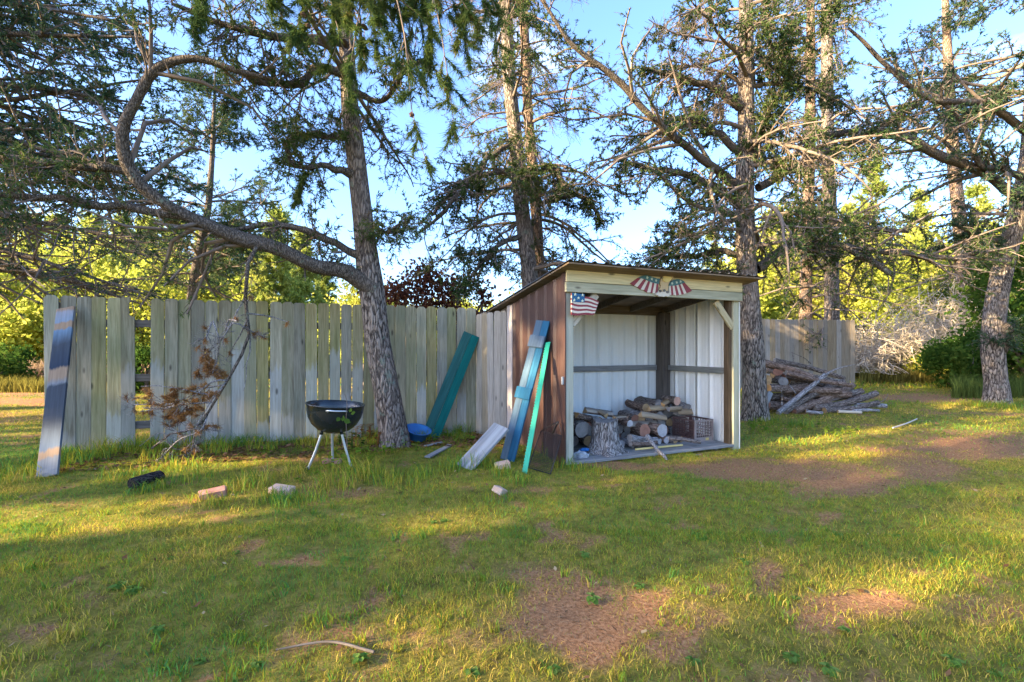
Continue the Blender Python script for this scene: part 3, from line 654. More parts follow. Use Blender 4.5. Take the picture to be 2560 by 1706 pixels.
TG = [(P(px, py, Z), r_) for (px, py, Z, r_) in [(1845, 40, 8.25, .35), (1845, 130, 8.25, .35), (1845, 220, 8.25, .3), (1848, 320, 8.25, .22), (1848, 620, 8.25, .15), (1272, 60, 9.5, .3), (1278, 160, 9.5, .3), (1285, 260, 9.5, .22), (2005, 560, 15.4, .3), (2070, 620, 15, .3), (2490, 740, 9.7, .25), (2480, 950, 9.7, .2), (2300, 800, 16.3, .8), (2190, 840, 15.3, .6), (2330, 650, 16.3, .8)]]  # trunk and brush spots that the crowns are opened towards the sun for
# --- the leaning pine in front of the long fence
zA = 6.17
trA = px_path([(988,1118,92,zA),(980,1060,84,zA),(962,950,78,zA),(944,850,75,zA),(934,760,74,zA),(924,690,74,zA),(914,610,64,zA),(903,510,60,zA),(893,420,57,zA),(882,330,54,zA),(873,240,50,zA),(868,150,47,zA),(862,60,43,zA),(857,-80,40,zA),(850,-350,34,zA),(845,-800,20,zA),(843,-1000,6,zA)])
trA[0, 2] = G(trA[0, 0], trA[0, 1]) - .06
limbsA = [
 px_path([(935,725,46,6.12),(900,700,40,6.05),(840,672,37,5.9),(760,650,35,5.7),(640,612,35,5.5),(540,572,34,5.3),(460,537,31,5.15),(405,500,30,5.05),(340,440,28,4.95),(303,395,27,4.9),(306,345,25,4.85),(330,290,23,4.8),(352,225,23,4.8),(385,178,22,4.8),(440,155,20,4.8),(510,152,16,4.85),(570,170,14,4.9),(640,198,11,5.0),(700,203,7,5.1)]),
 px_path([(455,538,24,5.15),(390,528,23,5.1),(300,515,22,5.0),(230,512,19,4.9),(150,495,17,4.8),(60,492,15,4.75),(-60,478,10,4.7)]),
 px_path([(330,432,22,4.95),(270,420,22,4.9),(200,412,20,4.85),(110,405,18,4.8),(20,392,16,4.75),(-80,375,10,4.7)]),
 px_path([(918,640,26,6.12),(870,622,20,6.05),(800,592,17,5.9),(740,570,15,5.8),(680,560,13,5.7),(620,570,11,5.6),(570,575,7,5.5)]),
 px_path([(884,438,24,6.1),(850,425,18,6.0),(810,412,14,5.9),(770,418,13,5.8),(730,412,13,5.75),(718,385,12,5.7),(717,355,9,5.7)]),
 px_path([(880,345,20,6.1),(820,340,16,6.0),(770,335,14,5.9),(725,342,12,5.8)]),
 px_path([(872,190,22,6.1),(800,170,20,5.9),(745,205,18,5.7),(690,208,18,5.5),(640,205,16,5.3),(605,180,12,5.2)]),
 px_path([(868,110,26,6.1),(790,100,24,5.8),(720,100,22,5.5),(660,85,20,5.2),(600,70,18,5.0),(500,40,14,4.8),(430,10,8,4.7)]),
 px_path([(880,230,16,6.1),(960,250,13,5.9),(1010,180,11,5.6),(1060,150,9,5.3)]),
 px_path([(885,520,12,6.1),(960,580,9,6.0),(1000,560,7,5.9)]),
]
pineA = make_pine('leaning grey-barked pine with a long sweeping limb, growing in front of the picket fence', trA, 12, limbsA, slim=.82, carve=TG, nl=24, zr=(4.3, 9.5), ll=(1.2, 2.8), l2=9, l3=9, tuft=10, nlen=.06, nw=.014, bare_frac=.36, lim_l2=22, curl2=1.1, curl3=1.5, az=(R(60), R(300)), droop=.55, K3=4, tl=(.2, .55))
# needle-laden boughs that hang down before the trunk
rng = np.random.default_rng(77); boughs = []
for pts in [[(900,-160,5.0),(905,-40,4.6),(893,60,4.4),(880,140,4.35),(868,215,4.3),(872,275,4.3)],[(830,-150,5.0),(800,-50,4.6),(760,30,4.5),(735,85,4.4),(722,140,4.4),(725,170,4.4)],
            [(950,-160,4.8),(985,-30,4.3),(1010,80,4.2),(1022,180,4.2),(1030,280,4.2),(1058,380,4.2),(1085,455,4.2)],[(1000,-160,4.8),(1060,-60,4.2),(1095,40,4.0),(1110,130,4.0),(1125,230,4.0),(1138,345,4.0)],
            [(1030,-150,4.6),(1110,-60,4.1),(1160,10,3.9),(1190,60,3.9),(1205,110,3.9)],[(860,-170,5.2),(840,-40,4.7),(830,40,4.6),(845,110,4.6),(812,170,4.55)],[(940,-150,4.8),(930,-30,4.4),(945,50,4.3),(975,90,4.3)],
            [(560,-150,4.6),(530,-60,4.2),(500,20,4.0),(482,80,3.9),(487,115,3.9)],[(1040,-150,4.8),(1050,-30,4.5),(1075,60,4.4),(1070,140,4.4)],[(800,380,5.9),(770,430,5.8),(750,470,5.7),(735,520,5.7)]] + [[(bx - 40 + 20 * k, -170, 5.2), (bx - 15, -60, 4.7), (bx, by * .4, 4.5), (bx + 10 * (-1) ** k, by * .75, 4.45), (bx + 14 * (-1) ** k, by, 4.4)] for k, (bx, by) in enumerate([(700,70),(770,120),(835,95),(880,60),(930,140),(960,60),(1000,130),(1040,90),(1130,120),(1170,60),(1220,70),(1250,130),(900,180),(1080,240),(1160,170),(690,20),(1010,60),(1100,20)])]:
    boughs.append(resample([P(*p) for p in pts], 14))
Bp = np.array(boughs) - np.array(pineA.location); Br = np.full((len(Bp), 14), .008) * np.linspace(1.4, .4, 14)[None]
acc = Acc(); Vv, q_ = tubes(Bp, Br, 6); acc.add(Vv, q_)
Q2, R2 = spawn(rng, Bp, Br, 20, .2, 1, .06, .19, (.3, .9), 5, .35, .1, .7)
Vv, q_ = tubes(Q2, R2, 4); acc.add(Vv, q_)
link('hanging_boughs', acc.mesh('hanging_boughs', [M['twig']]), pineA)
ends = np.concatenate([Q2[:, -2:], Q2[:, -3:-1], Bp[:, -2:], Bp[:, 8:10], Bp[:, 10:12]])
Vv, f_ = needles(rng, ends, 55, .095, .0065, .75, .13, .15); link('hanging_needles', mesh_np('hanging_needles', Vv, [f_], [M['needle_near']]), pineA)
# cones
def cone_mesh():
    bm = bmesh.new(); bmesh.ops.create_icosphere(bm, subdivisions=2, radius=.022)
    for v in bm.verts:
        v.co.z *= 1.5; v.co *= 1 + .16 * math.sin(v.co.z * 520 + math.atan2(v.co.y, v.co.x) * 5)
    return bm_mesh('cone', bm, [plain('cone_scale', (.10, .055, .035, 1), .9)])
cm = cone_mesh()
for i in range(26):
    b = Bp[i % len(Bp)]; p = b[rng.integers(2, 12)] + rng.normal(size=3) * .03; link('cone', cm, pineA, loc=p, rot=(rng.uniform(0, 3), rng.uniform(0, 3), 0))

# --- twin pine behind the shed
zB = 9.6
trB = px_path([(1336,1040,78,zB),(1332,900,66,zB),(1325,700,60,zB),(1314,600,57,zB),(1300,480,54,zB),(1292,380,52,zB),(1281,280,50,zB),(1272,180,48,zB),(1268,80,46,zB),(1262,-60,42,zB),(1258,-400,30,zB),(1255,-800,8,zB)]); trB[0, 2] = G(trB[0, 0], trB[0, 1]) - .05
limbsB = [px_path([(1275,365,16,9.5),(1220,395,14,9.2),(1160,470,12,8.9),(1100,540,10,8.7),(1050,580,7,8.5)]),px_path([(1285,425,15,9.5),(1200,440,12,9.3),(1130,480,10,9.1),(1080,540,7,9)]),
          px_path([(1300,590,14,9.5),(1240,620,11,9.2),(1180,690,9,9.0),(1160,730,7,8.9)]),px_path([(1330,430,16,9.6),(1390,425,14,9.4),(1410,470,13,9.3),(1460,495,11,9.2),(1500,540,6,9.1)]),
          px_path([(1345,515,14,9.6),(1390,500,11,9.4),(1450,490,9,9.3),(1490,530,6,9.2)])]
make_pine('tall straight pine rising behind the shed roof, its bark sunlit higher up', trB, 21, limbsB, slim=.68, carve=TG, nl=52, zr=(2.8, 9.8), ll=(1.3, 2.9), l2=10, l3=12, tuft=9, nlen=.055, nw=.020, bare_frac=.34, lim_l2=24, curl2=.9, curl3=1.1, droop=.8, mat='needle')
zB2 = 10.6
trB2 = px_path([(1352,1000,56,zB2),(1350,800,50,zB2),(1345,600,46,zB2),(1336,480,44,zB2),(1326,360,42,zB2),(1318,240,40,zB2),(1312,100,38,zB2),(1306,-60,34,zB2),(1300,-500,14,zB2)]); trB2[0, 2] = G(trB2[0, 0], trB2[0, 1]) - .05
make_pine('slimmer pine close behind the tall pine at the back of the shed', trB2, 22, (), slim=.6, carve=TG, nl=34, zr=(3.6, 9.8), ll=(1.2, 2.9), l2=9, l3=11, tuft=9, nlen=.05, nw=.014, bare_frac=.4, droop=.7, barkm='bark_r')

# --- big pine at the right end of the shed
zC = 8.35
trC = px_path([(1888,1048,84,zC),(1886,960,74,zC),(1880,850,70,zC),(1872,740,66,zC),(1866,640,62,zC),(1862,520,60,zC),(1862,420,57,zC),(1866,320,53,zC),(1864,220,50,zC),(1866,120,46,zC),(1864,20,43,zC),(1862,-120,38,zC),(1858,-500,26,zC),(1856,-900,8,zC)]); trC[0, 2] = G(trC[0, 0], trC[0, 1]) - .06
limbsC = [px_path([(1850,470,26,8.3),(1800,430,22,8.0),(1740,384,20,7.7),(1680,340,19,7.4),(1620,285,17,7.2),(1550,205,16,7.0),(1490,160,14,6.9),(1437,120,12,6.8),(1390,50,9,6.7),(1340,-20,6,6.6)]),
          px_path([(1848,515,26,8.3),(1800,480,22,8.2),(1740,445,18,8.1),(1680,430,15,8.0),(1610,420,12,7.9),(1560,405,8,7.8)]),
          px_path([(1850,380,22,8.3),(1800,340,18,8.2),(1740,305,15,8.1),(1680,300,11,8.0),(1620,330,7,7.9)]),
          px_path([(1850,268,22,8.3),(1790,225,18,8.2),(1730,205,16,8.1),(1670,185,14,8.0),(1605,172,10,7.9)]),
          px_path([(1885,410,22,8.3),(1895,350,20,8.2),(1915,300,17,8.1),(1935,255,14,8.0),(1950,225,9,7.9)]),
          px_path([(1890,672,28,8.4),(1930,645,24,8.5),(1980,612,20,8.6),(2050,578,18,8.7),(2130,570,16,8.8),(2200,573,13,8.9),(2270,580,8,9)]),
          px_path([(1960,625,18,8.55),(2040,612,17,8.5),(2110,620,16,8.4),(2180,655,15,8.3),(2235,690,11,8.2)]),
          px_path([(2110,615,14,8.4),(2200,628,13,8.6),(2300,640,13,8.8),(2400,642,12,9.0),(2500,622,8,9.2)]),
          px_path([(1895,470,20,8.4),(1960,425,19,8.5),(2020,400,18,8.6),(2100,365,17,8.6),(2190,325,16,8.5),(2260,280,14,8.4),(2310,250,9,8.4)]),
          px_path([(1845,690,14,8.3),(1780,680,12,8.2),(1700,690,10,8.2),(1620,685,7,8.2)]),
          px_path([(1850,640,16,8.4),(1800,628,14,8.5),(1740,640,11,8.6),(1650,645,7,8.6)])]
make_pine('thick rough-barked pine standing at the right end of the shed', trC, 31, limbsC, slim=.74, carve=TG, nl=60, zr=(3.0, 9.0), ll=(1.3, 3.2), l2=11, l3=13, tuft=9, nlen=.055, nw=.020, bare_frac=.46, lim_l2=28, curl2=1.0, curl3=1.2, droop=.7)

# --- two straight pines beyond the tan fence
x0, w, zz_ = 2077, 42, 15.2
tr = px_path([(x0 + 4, 960, w * 1.1, zz_), (x0 + 3, 800, w, zz_), (x0, 600, w * .93, zz_), (x0 - 6, 400, w * .85, zz_), (x0 - 9, 200, w * .78, zz_), (x0 - 10, 0, w * .7, zz_), (x0 - 10, -300, w * .45, zz_), (x0 - 10, -600, w * .1, zz_)]); tr[0, 2] = G(tr[0, 0], tr[0, 1]) - .06
pE = make_pine('darker stout pine trunk beyond the tan fence, above the log heap', tr, 42, (), carve=TG, nl=56, zr=(2.6, 15), ll=(1.6, 3.8), l2=9, l3=10, tuft=8, nlen=.085, nw=.024, bare_frac=.72, droop=.7, barkm='bark', curl2=.9, curl3=1.0, tl=(.25, .6))
xd, yd, _ = gpos(2012, 15.7); pD = copy_tree(pE, 'slim reddish pine trunk beyond the tan fence, nearer the shed', (xd, yd, G(xd, yd)), R(150), .9)
for ch in pD.children:
    if ch.name.startswith('trunk'): ch.data = ch.data.copy(); ch.data.materials[0] = M['bark_r']
# --- leaning pine at the right edge
zF = 9.85
trF = px_path([(2492,1008,72,zF),(2490,960,60,zF),(2484,900,58,zF),(2482,840,57,zF),(2490,760,55,zF),(2503,690,53,zF),(2520,620,51,zF),(2538,560,50,zF),(2556,480,46,zF),(2572,380,42,zF),(2580,250,38,zF),(2590,50,32,zF),(2600,-300,20,zF),(2605,-500,6,zF)]); trF[0, 2] = G(trF[0, 0], trF[0, 1]) - .06
limbsF = [px_path([(2496,870,34,9.8),(2506,845,30,9.75),(2513,825,27,9.7),(2516,812,24,9.7)]),
          px_path([(2560,500,26,9.8),(2500,455,24,9.6),(2440,420,24,9.4),(2370,390,24,9.3),(2290,362,23,9.2),(2200,335,21,9.1),(2110,332,18,9.0),(2030,345,15,8.9),(1960,355,10,8.8)]),
          px_path([(2565,450,18,9.8),(2500,420,16,9.5),(2450,415,13,9.3),(2400,300,10,9.2),(2330,240,8,9.1)]),
          px_path([(2570,330,20,9.8),(2480,265,17,9.4),(2400,255,15,9.2),(2330,245,13,9.0),(2260,200,12,8.9),(2180,130,10,8.8),(2120,70,7,8.7)]),
          px_path([(2540,570,18,9.8),(2490,600,14,9.8),(2440,590,11,9.7),(2380,560,8,9.6)])]
make_pine('leaning pine with a cut branch stub on its trunk, beside the dark leafy bush', trF, 51, limbsF, slim=.78, nl=50, zr=(4.0, 9.8), ll=(1.6, 3.6), l2=10, l3=11, tuft=10, nlen=.06, nw=.021, bare_frac=.22, lim_l2=24, droop=.5, mat='needle_b', az=(R(90), R(330)))
trG = px_path([(2432,930,46,17),(2425,800,42,17),(2412,700,40,17),(2400,560,36,17),(2385,420,32,17),(2375,250,28,17),(2365,50,20,17),(2360,-150,6,17)]); trG[0, 2] = G(trG[0, 0], trG[0, 1]) - .06
make_pine('thin crooked pine behind the pale brush thicket', trG, 61, (), nl=46, zr=(3.0, 13), ll=(1.4, 3.2), l2=8, l3=7, tuft=8, nlen=.09, nw=.026, bare_frac=.35, barkm='bark_r', mat='needle', tl=(.25, .6))
# --- pines behind the left end of the fence
trL = px_path([(-260,1000,110,9.0),(-255,700,95,9.0),(-250,400,85,9.0),(-245,100,75,9.0),(-240,-300,50,9.0),(-240,-600,10,9.0)]); trL[0, 2] = G(trL[0, 0], trL[0, 1]) - .06
limbsL = [px_path([(-240,y0,20,9.0),(-100,y0+dy*.3,16,z1),(60,y0+dy*.6,12,z1-.2),(220,y0+dy,8,z1-.3),(360,y0+dy*1.35,4,z1-.4)]) for (y0, dy, z1) in [(500,80,8.8),(430,-30,8.7),(560,130,8.6),(600,120,9.0),(360,40,8.4),(280,-60,8.6),(180,60,8.5),(80,10,8.3),(640,70,8.8),(-20,60,8.4),(300,100,8.0)]]
make_pine('dense spreading pine at the left end of the fence with branches fanning over it', trL, 71, limbsL, carve=TG, nl=54, zr=(3.2, 9.4), ll=(2.6, 5.4), l2=12, l3=11, tuft=10, nlen=.06, nw=.023, bare_frac=.06, limb_r=.009, bare_below=4.0, droop=.35, mat='needle_b', az=(R(-75), R(75)), curl3=.7, curl2=.6, lim_l2=26, taper=.25)
trM = px_path([(470,960,40,15),(480,740,36,15),(500,620,30,15),(520,520,26,15),(530,400,20,15),(535,280,13,15),(538,170,4,15)]); trM[0, 2] = G(trM[0, 0], trM[0, 1]) - .06
make_pine('dark feathery pine with a slanting stem just behind the fence', trM, 81, (), nl=56, zr=(3.0, 9.6), ll=(1.8, 3.4), l2=11, l3=8, tuft=9, nlen=.085, nw=.022, bare_frac=.1, droop=.25, mat='needle_b', taper=.6, tl=(.25, .5), up=(0, .6), slim=.6, barkm='limb')

# ------------------------------------------------------------------ background wood
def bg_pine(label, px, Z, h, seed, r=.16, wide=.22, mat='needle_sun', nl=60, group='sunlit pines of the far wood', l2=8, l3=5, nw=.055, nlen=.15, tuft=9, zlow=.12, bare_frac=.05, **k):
    x, y, z = gpos(px, Z); rr = random.Random(seed)
    pa = [(x, y, z, r), (x + rr.uniform(-.1, .1), y, z + h * .35, r * .75), (x + rr.uniform(-.2, .2), y, z + h * .7, r * .45), (x + rr.uniform(-.15, .15), y, z + h, .01)]
    return make_pine(label, np.array(pa), seed, (), nl=nl, zr=(z + h * zlow, z + h * .98), ll=(h * wide * .7, h * wide), l2=l2, l3=l3, tuft=tuft, nlen=nlen, nw=nw, bare_frac=bare_frac, droop=.25, mat=mat, taper=.92, tl=(.3, .7), up=(.05, .45), group=group, K3=2, limb_r=.012, twig_step=2, **k)
LB = 'sunlit yellow-green pine in the wood far behind the fence'
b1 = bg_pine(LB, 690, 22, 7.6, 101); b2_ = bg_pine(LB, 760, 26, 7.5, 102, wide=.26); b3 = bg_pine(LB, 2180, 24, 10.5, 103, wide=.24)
GRP = 'sunlit pines of the far wood'
rb = random.Random(8)
def put(src, px, Z, sc):
    x, y, z = gpos(px, Z); return copy_tree(src, LB, (x, y, z + .05), rb.uniform(0, 6.28), sc, GRP)
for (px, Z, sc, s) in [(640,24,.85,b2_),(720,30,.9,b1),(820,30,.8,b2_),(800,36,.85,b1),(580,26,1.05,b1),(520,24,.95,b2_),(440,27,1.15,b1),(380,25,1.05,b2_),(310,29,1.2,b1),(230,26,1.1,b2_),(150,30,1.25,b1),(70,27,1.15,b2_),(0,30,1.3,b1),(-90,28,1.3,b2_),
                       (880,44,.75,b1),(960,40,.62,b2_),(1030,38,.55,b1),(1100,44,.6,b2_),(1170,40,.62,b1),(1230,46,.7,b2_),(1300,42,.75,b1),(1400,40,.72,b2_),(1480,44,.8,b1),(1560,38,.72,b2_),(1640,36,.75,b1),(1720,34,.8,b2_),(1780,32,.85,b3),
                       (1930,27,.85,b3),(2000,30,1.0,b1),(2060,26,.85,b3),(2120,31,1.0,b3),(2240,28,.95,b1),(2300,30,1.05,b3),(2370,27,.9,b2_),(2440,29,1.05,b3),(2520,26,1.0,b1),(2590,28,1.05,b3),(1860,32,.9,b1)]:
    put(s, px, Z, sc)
def leaf_bush(name, label, cat, loc, rx, ry, rz, n, size, mat, seed, group=None, trunk=.05, lobes=26, base=.1):
    rng = np.random.default_rng(seed); e = empty(name, label, cat, loc, group=group)
    c = rand_unit(rng, (lobes,)) * rng.uniform(.35, .95, (lobes, 1)) ** .6 * np.array([rx, ry, rz]); c[:, 2] = np.abs(c[:, 2] + rz * .75) + base
    k = rng.integers(0, lobes, n); p = c[k] + rng.normal(size=(n, 3)) * np.array([rx, ry, rz]) * .17; p = p[p[:, 2] > .02]; n = len(p)
    a = rand_unit(rng, (n,)); b = norm(np.cross(a, rand_unit(rng, (n,)))); s = size * rng.uniform(.5, 1.3, (n, 1))
    V = np.stack([p - a * s, p + b * s * .55, p + a * s, p - b * s * .55], 1).reshape(-1, 3)
    link('crown', mesh_np('crown', V, [np.arange(n * 4).reshape(-1, 4)], [M[mat]]), e)
    st = rng.integers(0, lobes, min(lobes, 14)); Q = []
    for j in st: Q.append(resample([(rng.uniform(-.1, .1) * rx, rng.uniform(-.1, .1) * ry, -.05), c[j] * np.array([.4, .4, .5]) + rng.normal(size=3) * .1, c[j]], 8))
    Vv, q = tubes(np.array(Q), np.linspace(trunk, trunk * .25, 8)[None] * rng.uniform(.5, 1, (len(Q), 1)), 6)
    link('stems', mesh_np('stems', Vv, [q], [M['twig']], True), e)
    return e
def bush_at(px, Z, *a, **k):
    x, y, z = gpos(px, Z); return leaf_bush(*a[:3], (x, y, z + .05), *a[3:], **k)
yl = 'yellowing leafy tree in full sun beyond the fence'
YG = 'yellowing trees beyond the fence'
ysrc = []
for (rx, rz, n, sd) in [(2.4, 3.0, 19000, 1), (2.0, 2.4, 15000, 3), (2.7, 3.7, 21000, 6), (2.2, 1.9, 11000, 13)]:
    ysrc.append((rx, rz, lambda px, Z, a=(rx, rz, n, sd): bush_at(px, Z, 'leafy_tree', yl, 'tree', a[0], a[0] * .8, a[1], a[2], .10, 'leaf_sun', a[3], group=YG, trunk=.09)))
first = {}
def yellow(px, Z, k, sc=1.0, sz=1.0):
    if k not in first: first[k] = ysrc[k][2](px, Z); o = first[k]
    else:
        x, y, z = gpos(px, Z); o = copy_tree(first[k], yl, (x, y, z + .05), rb.uniform(0, 6.28), sc, YG)
    o.scale = (sc, sc, sc * sz); return o
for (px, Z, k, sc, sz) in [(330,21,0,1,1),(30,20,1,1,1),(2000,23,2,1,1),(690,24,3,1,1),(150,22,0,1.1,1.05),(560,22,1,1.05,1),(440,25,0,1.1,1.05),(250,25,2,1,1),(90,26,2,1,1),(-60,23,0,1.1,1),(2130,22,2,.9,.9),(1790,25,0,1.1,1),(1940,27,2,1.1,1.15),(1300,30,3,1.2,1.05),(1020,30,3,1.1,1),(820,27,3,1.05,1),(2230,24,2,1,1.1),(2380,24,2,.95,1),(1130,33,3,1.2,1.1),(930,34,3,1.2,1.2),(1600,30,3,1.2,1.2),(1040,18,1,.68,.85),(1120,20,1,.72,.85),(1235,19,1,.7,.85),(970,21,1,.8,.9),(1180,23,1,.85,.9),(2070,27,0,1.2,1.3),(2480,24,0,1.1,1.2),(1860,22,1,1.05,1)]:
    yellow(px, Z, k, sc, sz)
bush_at(-20, 14.5, 'shrub', 'dark green shrub at the edge of the dry grass', 'shrub', 1.0, .8, .75, 5000, .06, 'leaf_green', 21)
bush_at(355, 13, 'shrub', 'green leafy shrub seen through the gap of the missing picket', 'shrub', .7, .6, .75, 4500, .055, 'leaf_green', 22)
bush_at(2575, 12.3, 'leafy_tree', 'dense dark green leafy bush behind the leaning pine', 'tree', 1.5, 1.2, 2.0, 15000, .07, 'leaf_green', 23, trunk=.07)
bush_at(2555, 17, 'leafy_tree', 'tall green leafy tree above the dark bush', 'tree', 1.9, 1.6, 3.2, 15000, .085, 'leaf_green', 24, trunk=.1)
bush_at(2400, 12.6, 'shrub', 'rounded shrub with yellow-green leaves at the edge of the brush', 'shrub', .85, .7, .75, 9000, .05, 'leaf_green', 25)
bush_at(2330, 14.6, 'shrub', 'low yellow-leaved shrub under the pale brush', 'shrub', .8, .7, .45, 5000, .05, 'leaf_sun', 26)
bush_at(1015, 12.5, 'oak_sapling', 'small oak with dead red-brown leaves above the fence', 'tree', 1.1, .8, 1.0, 3200, .06, 'leaf_red', 27, trunk=.06, lobes=24, base=1.9)
bush_at(1150, 13, 'oak_sapling', 'leaning oak stem with few reddish dead leaves near the shed roof', 'tree', 1.0, .8, .9, 2200, .06, 'leaf_red', 28, trunk=.10, lobes=22, base=1.8)
bush_at(905, 14, 'shrub', 'green-tipped shrub peeking over the picket fence', 'shrub', 1.2, .8, 1.1, 6000, .06, 'leaf_sun', 29, base=1.1)
# dead brush thicket at the right
def brush(label, px, Z, rx, ry, rz, n, seed, pale=True):
    rng = np.random.default_rng(seed); x, y, z = gpos(px, Z); e = empty('dead_brush', label, 'brush', (x, y, z + .05))
    lc = rng.uniform(-1, 1, (11, 3)) * np.array([rx, ry, 1]); lc[:, 2] = rng.uniform(.05, .85, 11) * rz * (1 - .45 * np.abs(lc[:, 0]) / rx); kk = rng.integers(0, 11, n); p = lc[kk] + rng.normal(size=(n, 3)) * np.array([rx * .22, ry * .3, rz * .13]); p[:, 2] = np.abs(p[:, 2])
    d = rand_unit(rng, (n,)); d[:, 2] -= .25; d = norm(d); pts = [p]
    ln = rng.uniform(.25, .9, n)
    for k in range(4): d = norm(d + rand_unit(rng, (n,)) * .35 + np.array([0, 0, -.08])); p = p + d * (ln / 4)[:, None]; pts.append(p)
    Q = np.stack(pts, 1); Q[:, :, 2] = np.maximum(Q[:, :, 2], .01)
    Q = Q[:, ::2]; Vv, q = tubes(Q, np.linspace(1, .35, 3)[None] * rng.uniform(.006, .017, (n, 1)), 3); link('twigs', mesh_np('twigs', Vv, [q], [M['twig_pale' if pale else 'twig']]), e)
    st = np.stack([resample([(rng.uniform(-.6, .6) * rx, rng.uniform(-.5, .5) * ry, 0), (rng.uniform(-.7, .7) * rx, rng.uniform(-.5, .5) * ry, rz * .5), (rng.uniform(-.9, .9) * rx, rng.uniform(-.5, .5) * ry, rz * rng.uniform(.8, 1.15))], 8) for _ in range(14)])
    Vv, q = tubes(st, np.linspace(.03, .008, 8)[None] * rng.uniform(.5, 1, (14, 1)), 6); link('stems', mesh_np('stems', Vv, [q], [M['twig_pale']]), e)
brush('pale tangled dead brush at the end of the tan fence', 2195, 15.5, 1.3, .9, 2.1, 1700, 201)
brush('tall grey dead brush thicket between tan fence and green shrub', 2310, 16.5, 2.1, 1.1, 3.4, 2600, 202)
# tall dry grass edge on the left and weeds on the right mound
def tall_grass(name, label, pxr, Zr, n, h0, h1, c, w, rng):
    px = rng.uniform(*pxr, n); Z = rng.uniform(*Zr, n); x = (px - CX) / F * Z; h = rng.uniform(h0, h1, n) * (.5 + .9 * fbm(x * .8, Z * .8, 91))
    col = np.array(c) * rng.uniform(.55, 1.3, (n, 1)); V, p, cc = blades(x, Z, h, rng.uniform(*w, n), rng.uniform(.05, .5, n), col, rng, 2)
    tag(link(name, mesh_np(name, V, p, [M['grass']], col=cc)), label, 'grass', kind='stuff')
rg2 = np.random.default_rng(9)
tall_grass('tall_grass', 'band of tall dry tan grass at the field edge on the left', (-250, 420), (15.5, 17.0), 5000, .5, 1.0, (.42, .30, .19), (.012, .03), rg2)
tall_grass('tall_grass', 'yellow-green unmown grass strip in front of the dry grass', (-250, 420), (13.0, 15.6), 9000, .18, .45, (.24, .21, .045), (.012, .03), rg2)
tall_grass('tall_grass', 'weedy yellow grass mound beside the tan fence end', (2150, 2440), (14.0, 17.0), 8000, .15, .5, (.22, .19, .05), (.012, .028), rg2)
tall_grass('tall_grass', 'long weeds around the foot of the dark bush', (2380, 2640), (10.6, 12.5), 3500, .15, .55, (.11, .15, .035), (.008, .02), rg2)

# ------------------------------------------------------------------ trees out of view to the left, whose shade lies on the yard
sh = 'tall dense pine to the left of the yard that shades the lawn'
SHG = 'pines shading the yard'
GAPS = list(TG)  # spots to be sunlit; crowns of the unseen pines are cut open for them
for px, py, rad in [(1060, 1590, .24), (1190, 1560, .26), (1320, 1550, .22), (1470, 1560, .22), (950, 1630, .16), (760, 1285, .18), (860, 1270, .17), (1250, 1288, .17), (1140, 1292, .08), (620, 1160, .08), (300, 1320, .09), (330, 1325, .08), (2350, 1500, .16), (2500, 1470, .17), (2180, 1490, .13), (2330, 1065, .2), (2480, 1075, .22),
                    (2200, 1020, .22), (2400, 1025, .2), (2300, 985, .25), (2480, 990, .2), (1560, 1190, .07), (90, 1130, .22), (20, 1120, .2), (1250, 840, .10)]:
    GAPS.append((PG(px, py) if py > 900 else P(px, py, 6.75 if px < 1300 else 6.0), rad))
for (px, py, Z, rad) in [(1845, 170, 8.3, .5), (1850, 60, 8.3, .5), (1850, 620, 8.3, .13), (1848, 810, 8.3, .1), (2490, 760, 9.8, .25), (2485, 965, 9.8, .2), (1275, 100, 9.6, .6), (1280, 220, 9.6, .35), (900, 100, 5.0, .5), (1060, 150, 4.3, .5), (1120, 250, 4.1, .3), (820, 60, 4.6, .35)]:
    GAPS.append((P(px, py, Z), rad))
for k, (d_, c_, h_) in enumerate([(25, -4.3, 13.6), (27, -1.6, 14.2), (25, 1.1, 13.8), (27, 3.8, 14.2), (25, 6.5, 13.8), (30, -3.0, 15.2), (30, 2.5, 15.2)]):
    x = 1 + sun_xy.x * d_ - sun_xy.y * c_; y = 6 + sun_xy.y * d_ + sun_xy.x * c_; z = G(x, y) - .05
    pa = [(x, y, z, .22), (x + .1, y, z + h_ * .4, .17), (x, y + .1, z + h_ * .75, .10), (x, y, z + h_, .01)]
    make_pine(sh, np.array(pa), 301 + k, (), nl=58, zr=(z + .5, z + h_ * .97), ll=(2.0, 3.3), l2=8, l3=5, tuft=5, nlen=.22, nw=.085, bare_frac=.0, twig_step=3, droop=.3, mat='needle', taper=.3, tl=(.3, .7), group=SHG, K3=2, carve=GAPS)

# ------------------------------------------------------------------ smaller things
def endgrain(name, c1, c2):
    m = Mat(name, .85, .2); v = m.coords((1, 1, 1), rnd=False)
    w = m.n('TexWave'); w.wave_type = 'RINGS'; w.rings_direction = 'Z'; w.inputs['Scale'].default_value = 26; w.inputs['Distortion'].default_value = 1.5; w.inputs['Detail'].default_value = 3; m.l(v, w.inputs['Vector'])
    c = m.ramp(w.outputs['Fac'], [(.2, c1), (.8, c2)]); m.color(m.mix(m.ramp(m.noise(m.coords(), 14, 5), [(.4, (0, 0, 0, 1)), (.75, (.6,) * 3 + (1,))]), c, tuple(x * .5 for x in c1[:3]) + (1,))); m.bump(w.outputs['Fac'], .3, .003)
    return m.m
M['end_tan'] = endgrain('cut_wood_tan', (.36, .22, .10, 1), (.56, .37, .19, 1)); M['end_orange'] = endgrain('cut_wood_orange', (.42, .22, .08, 1), (.62, .36, .15, 1))
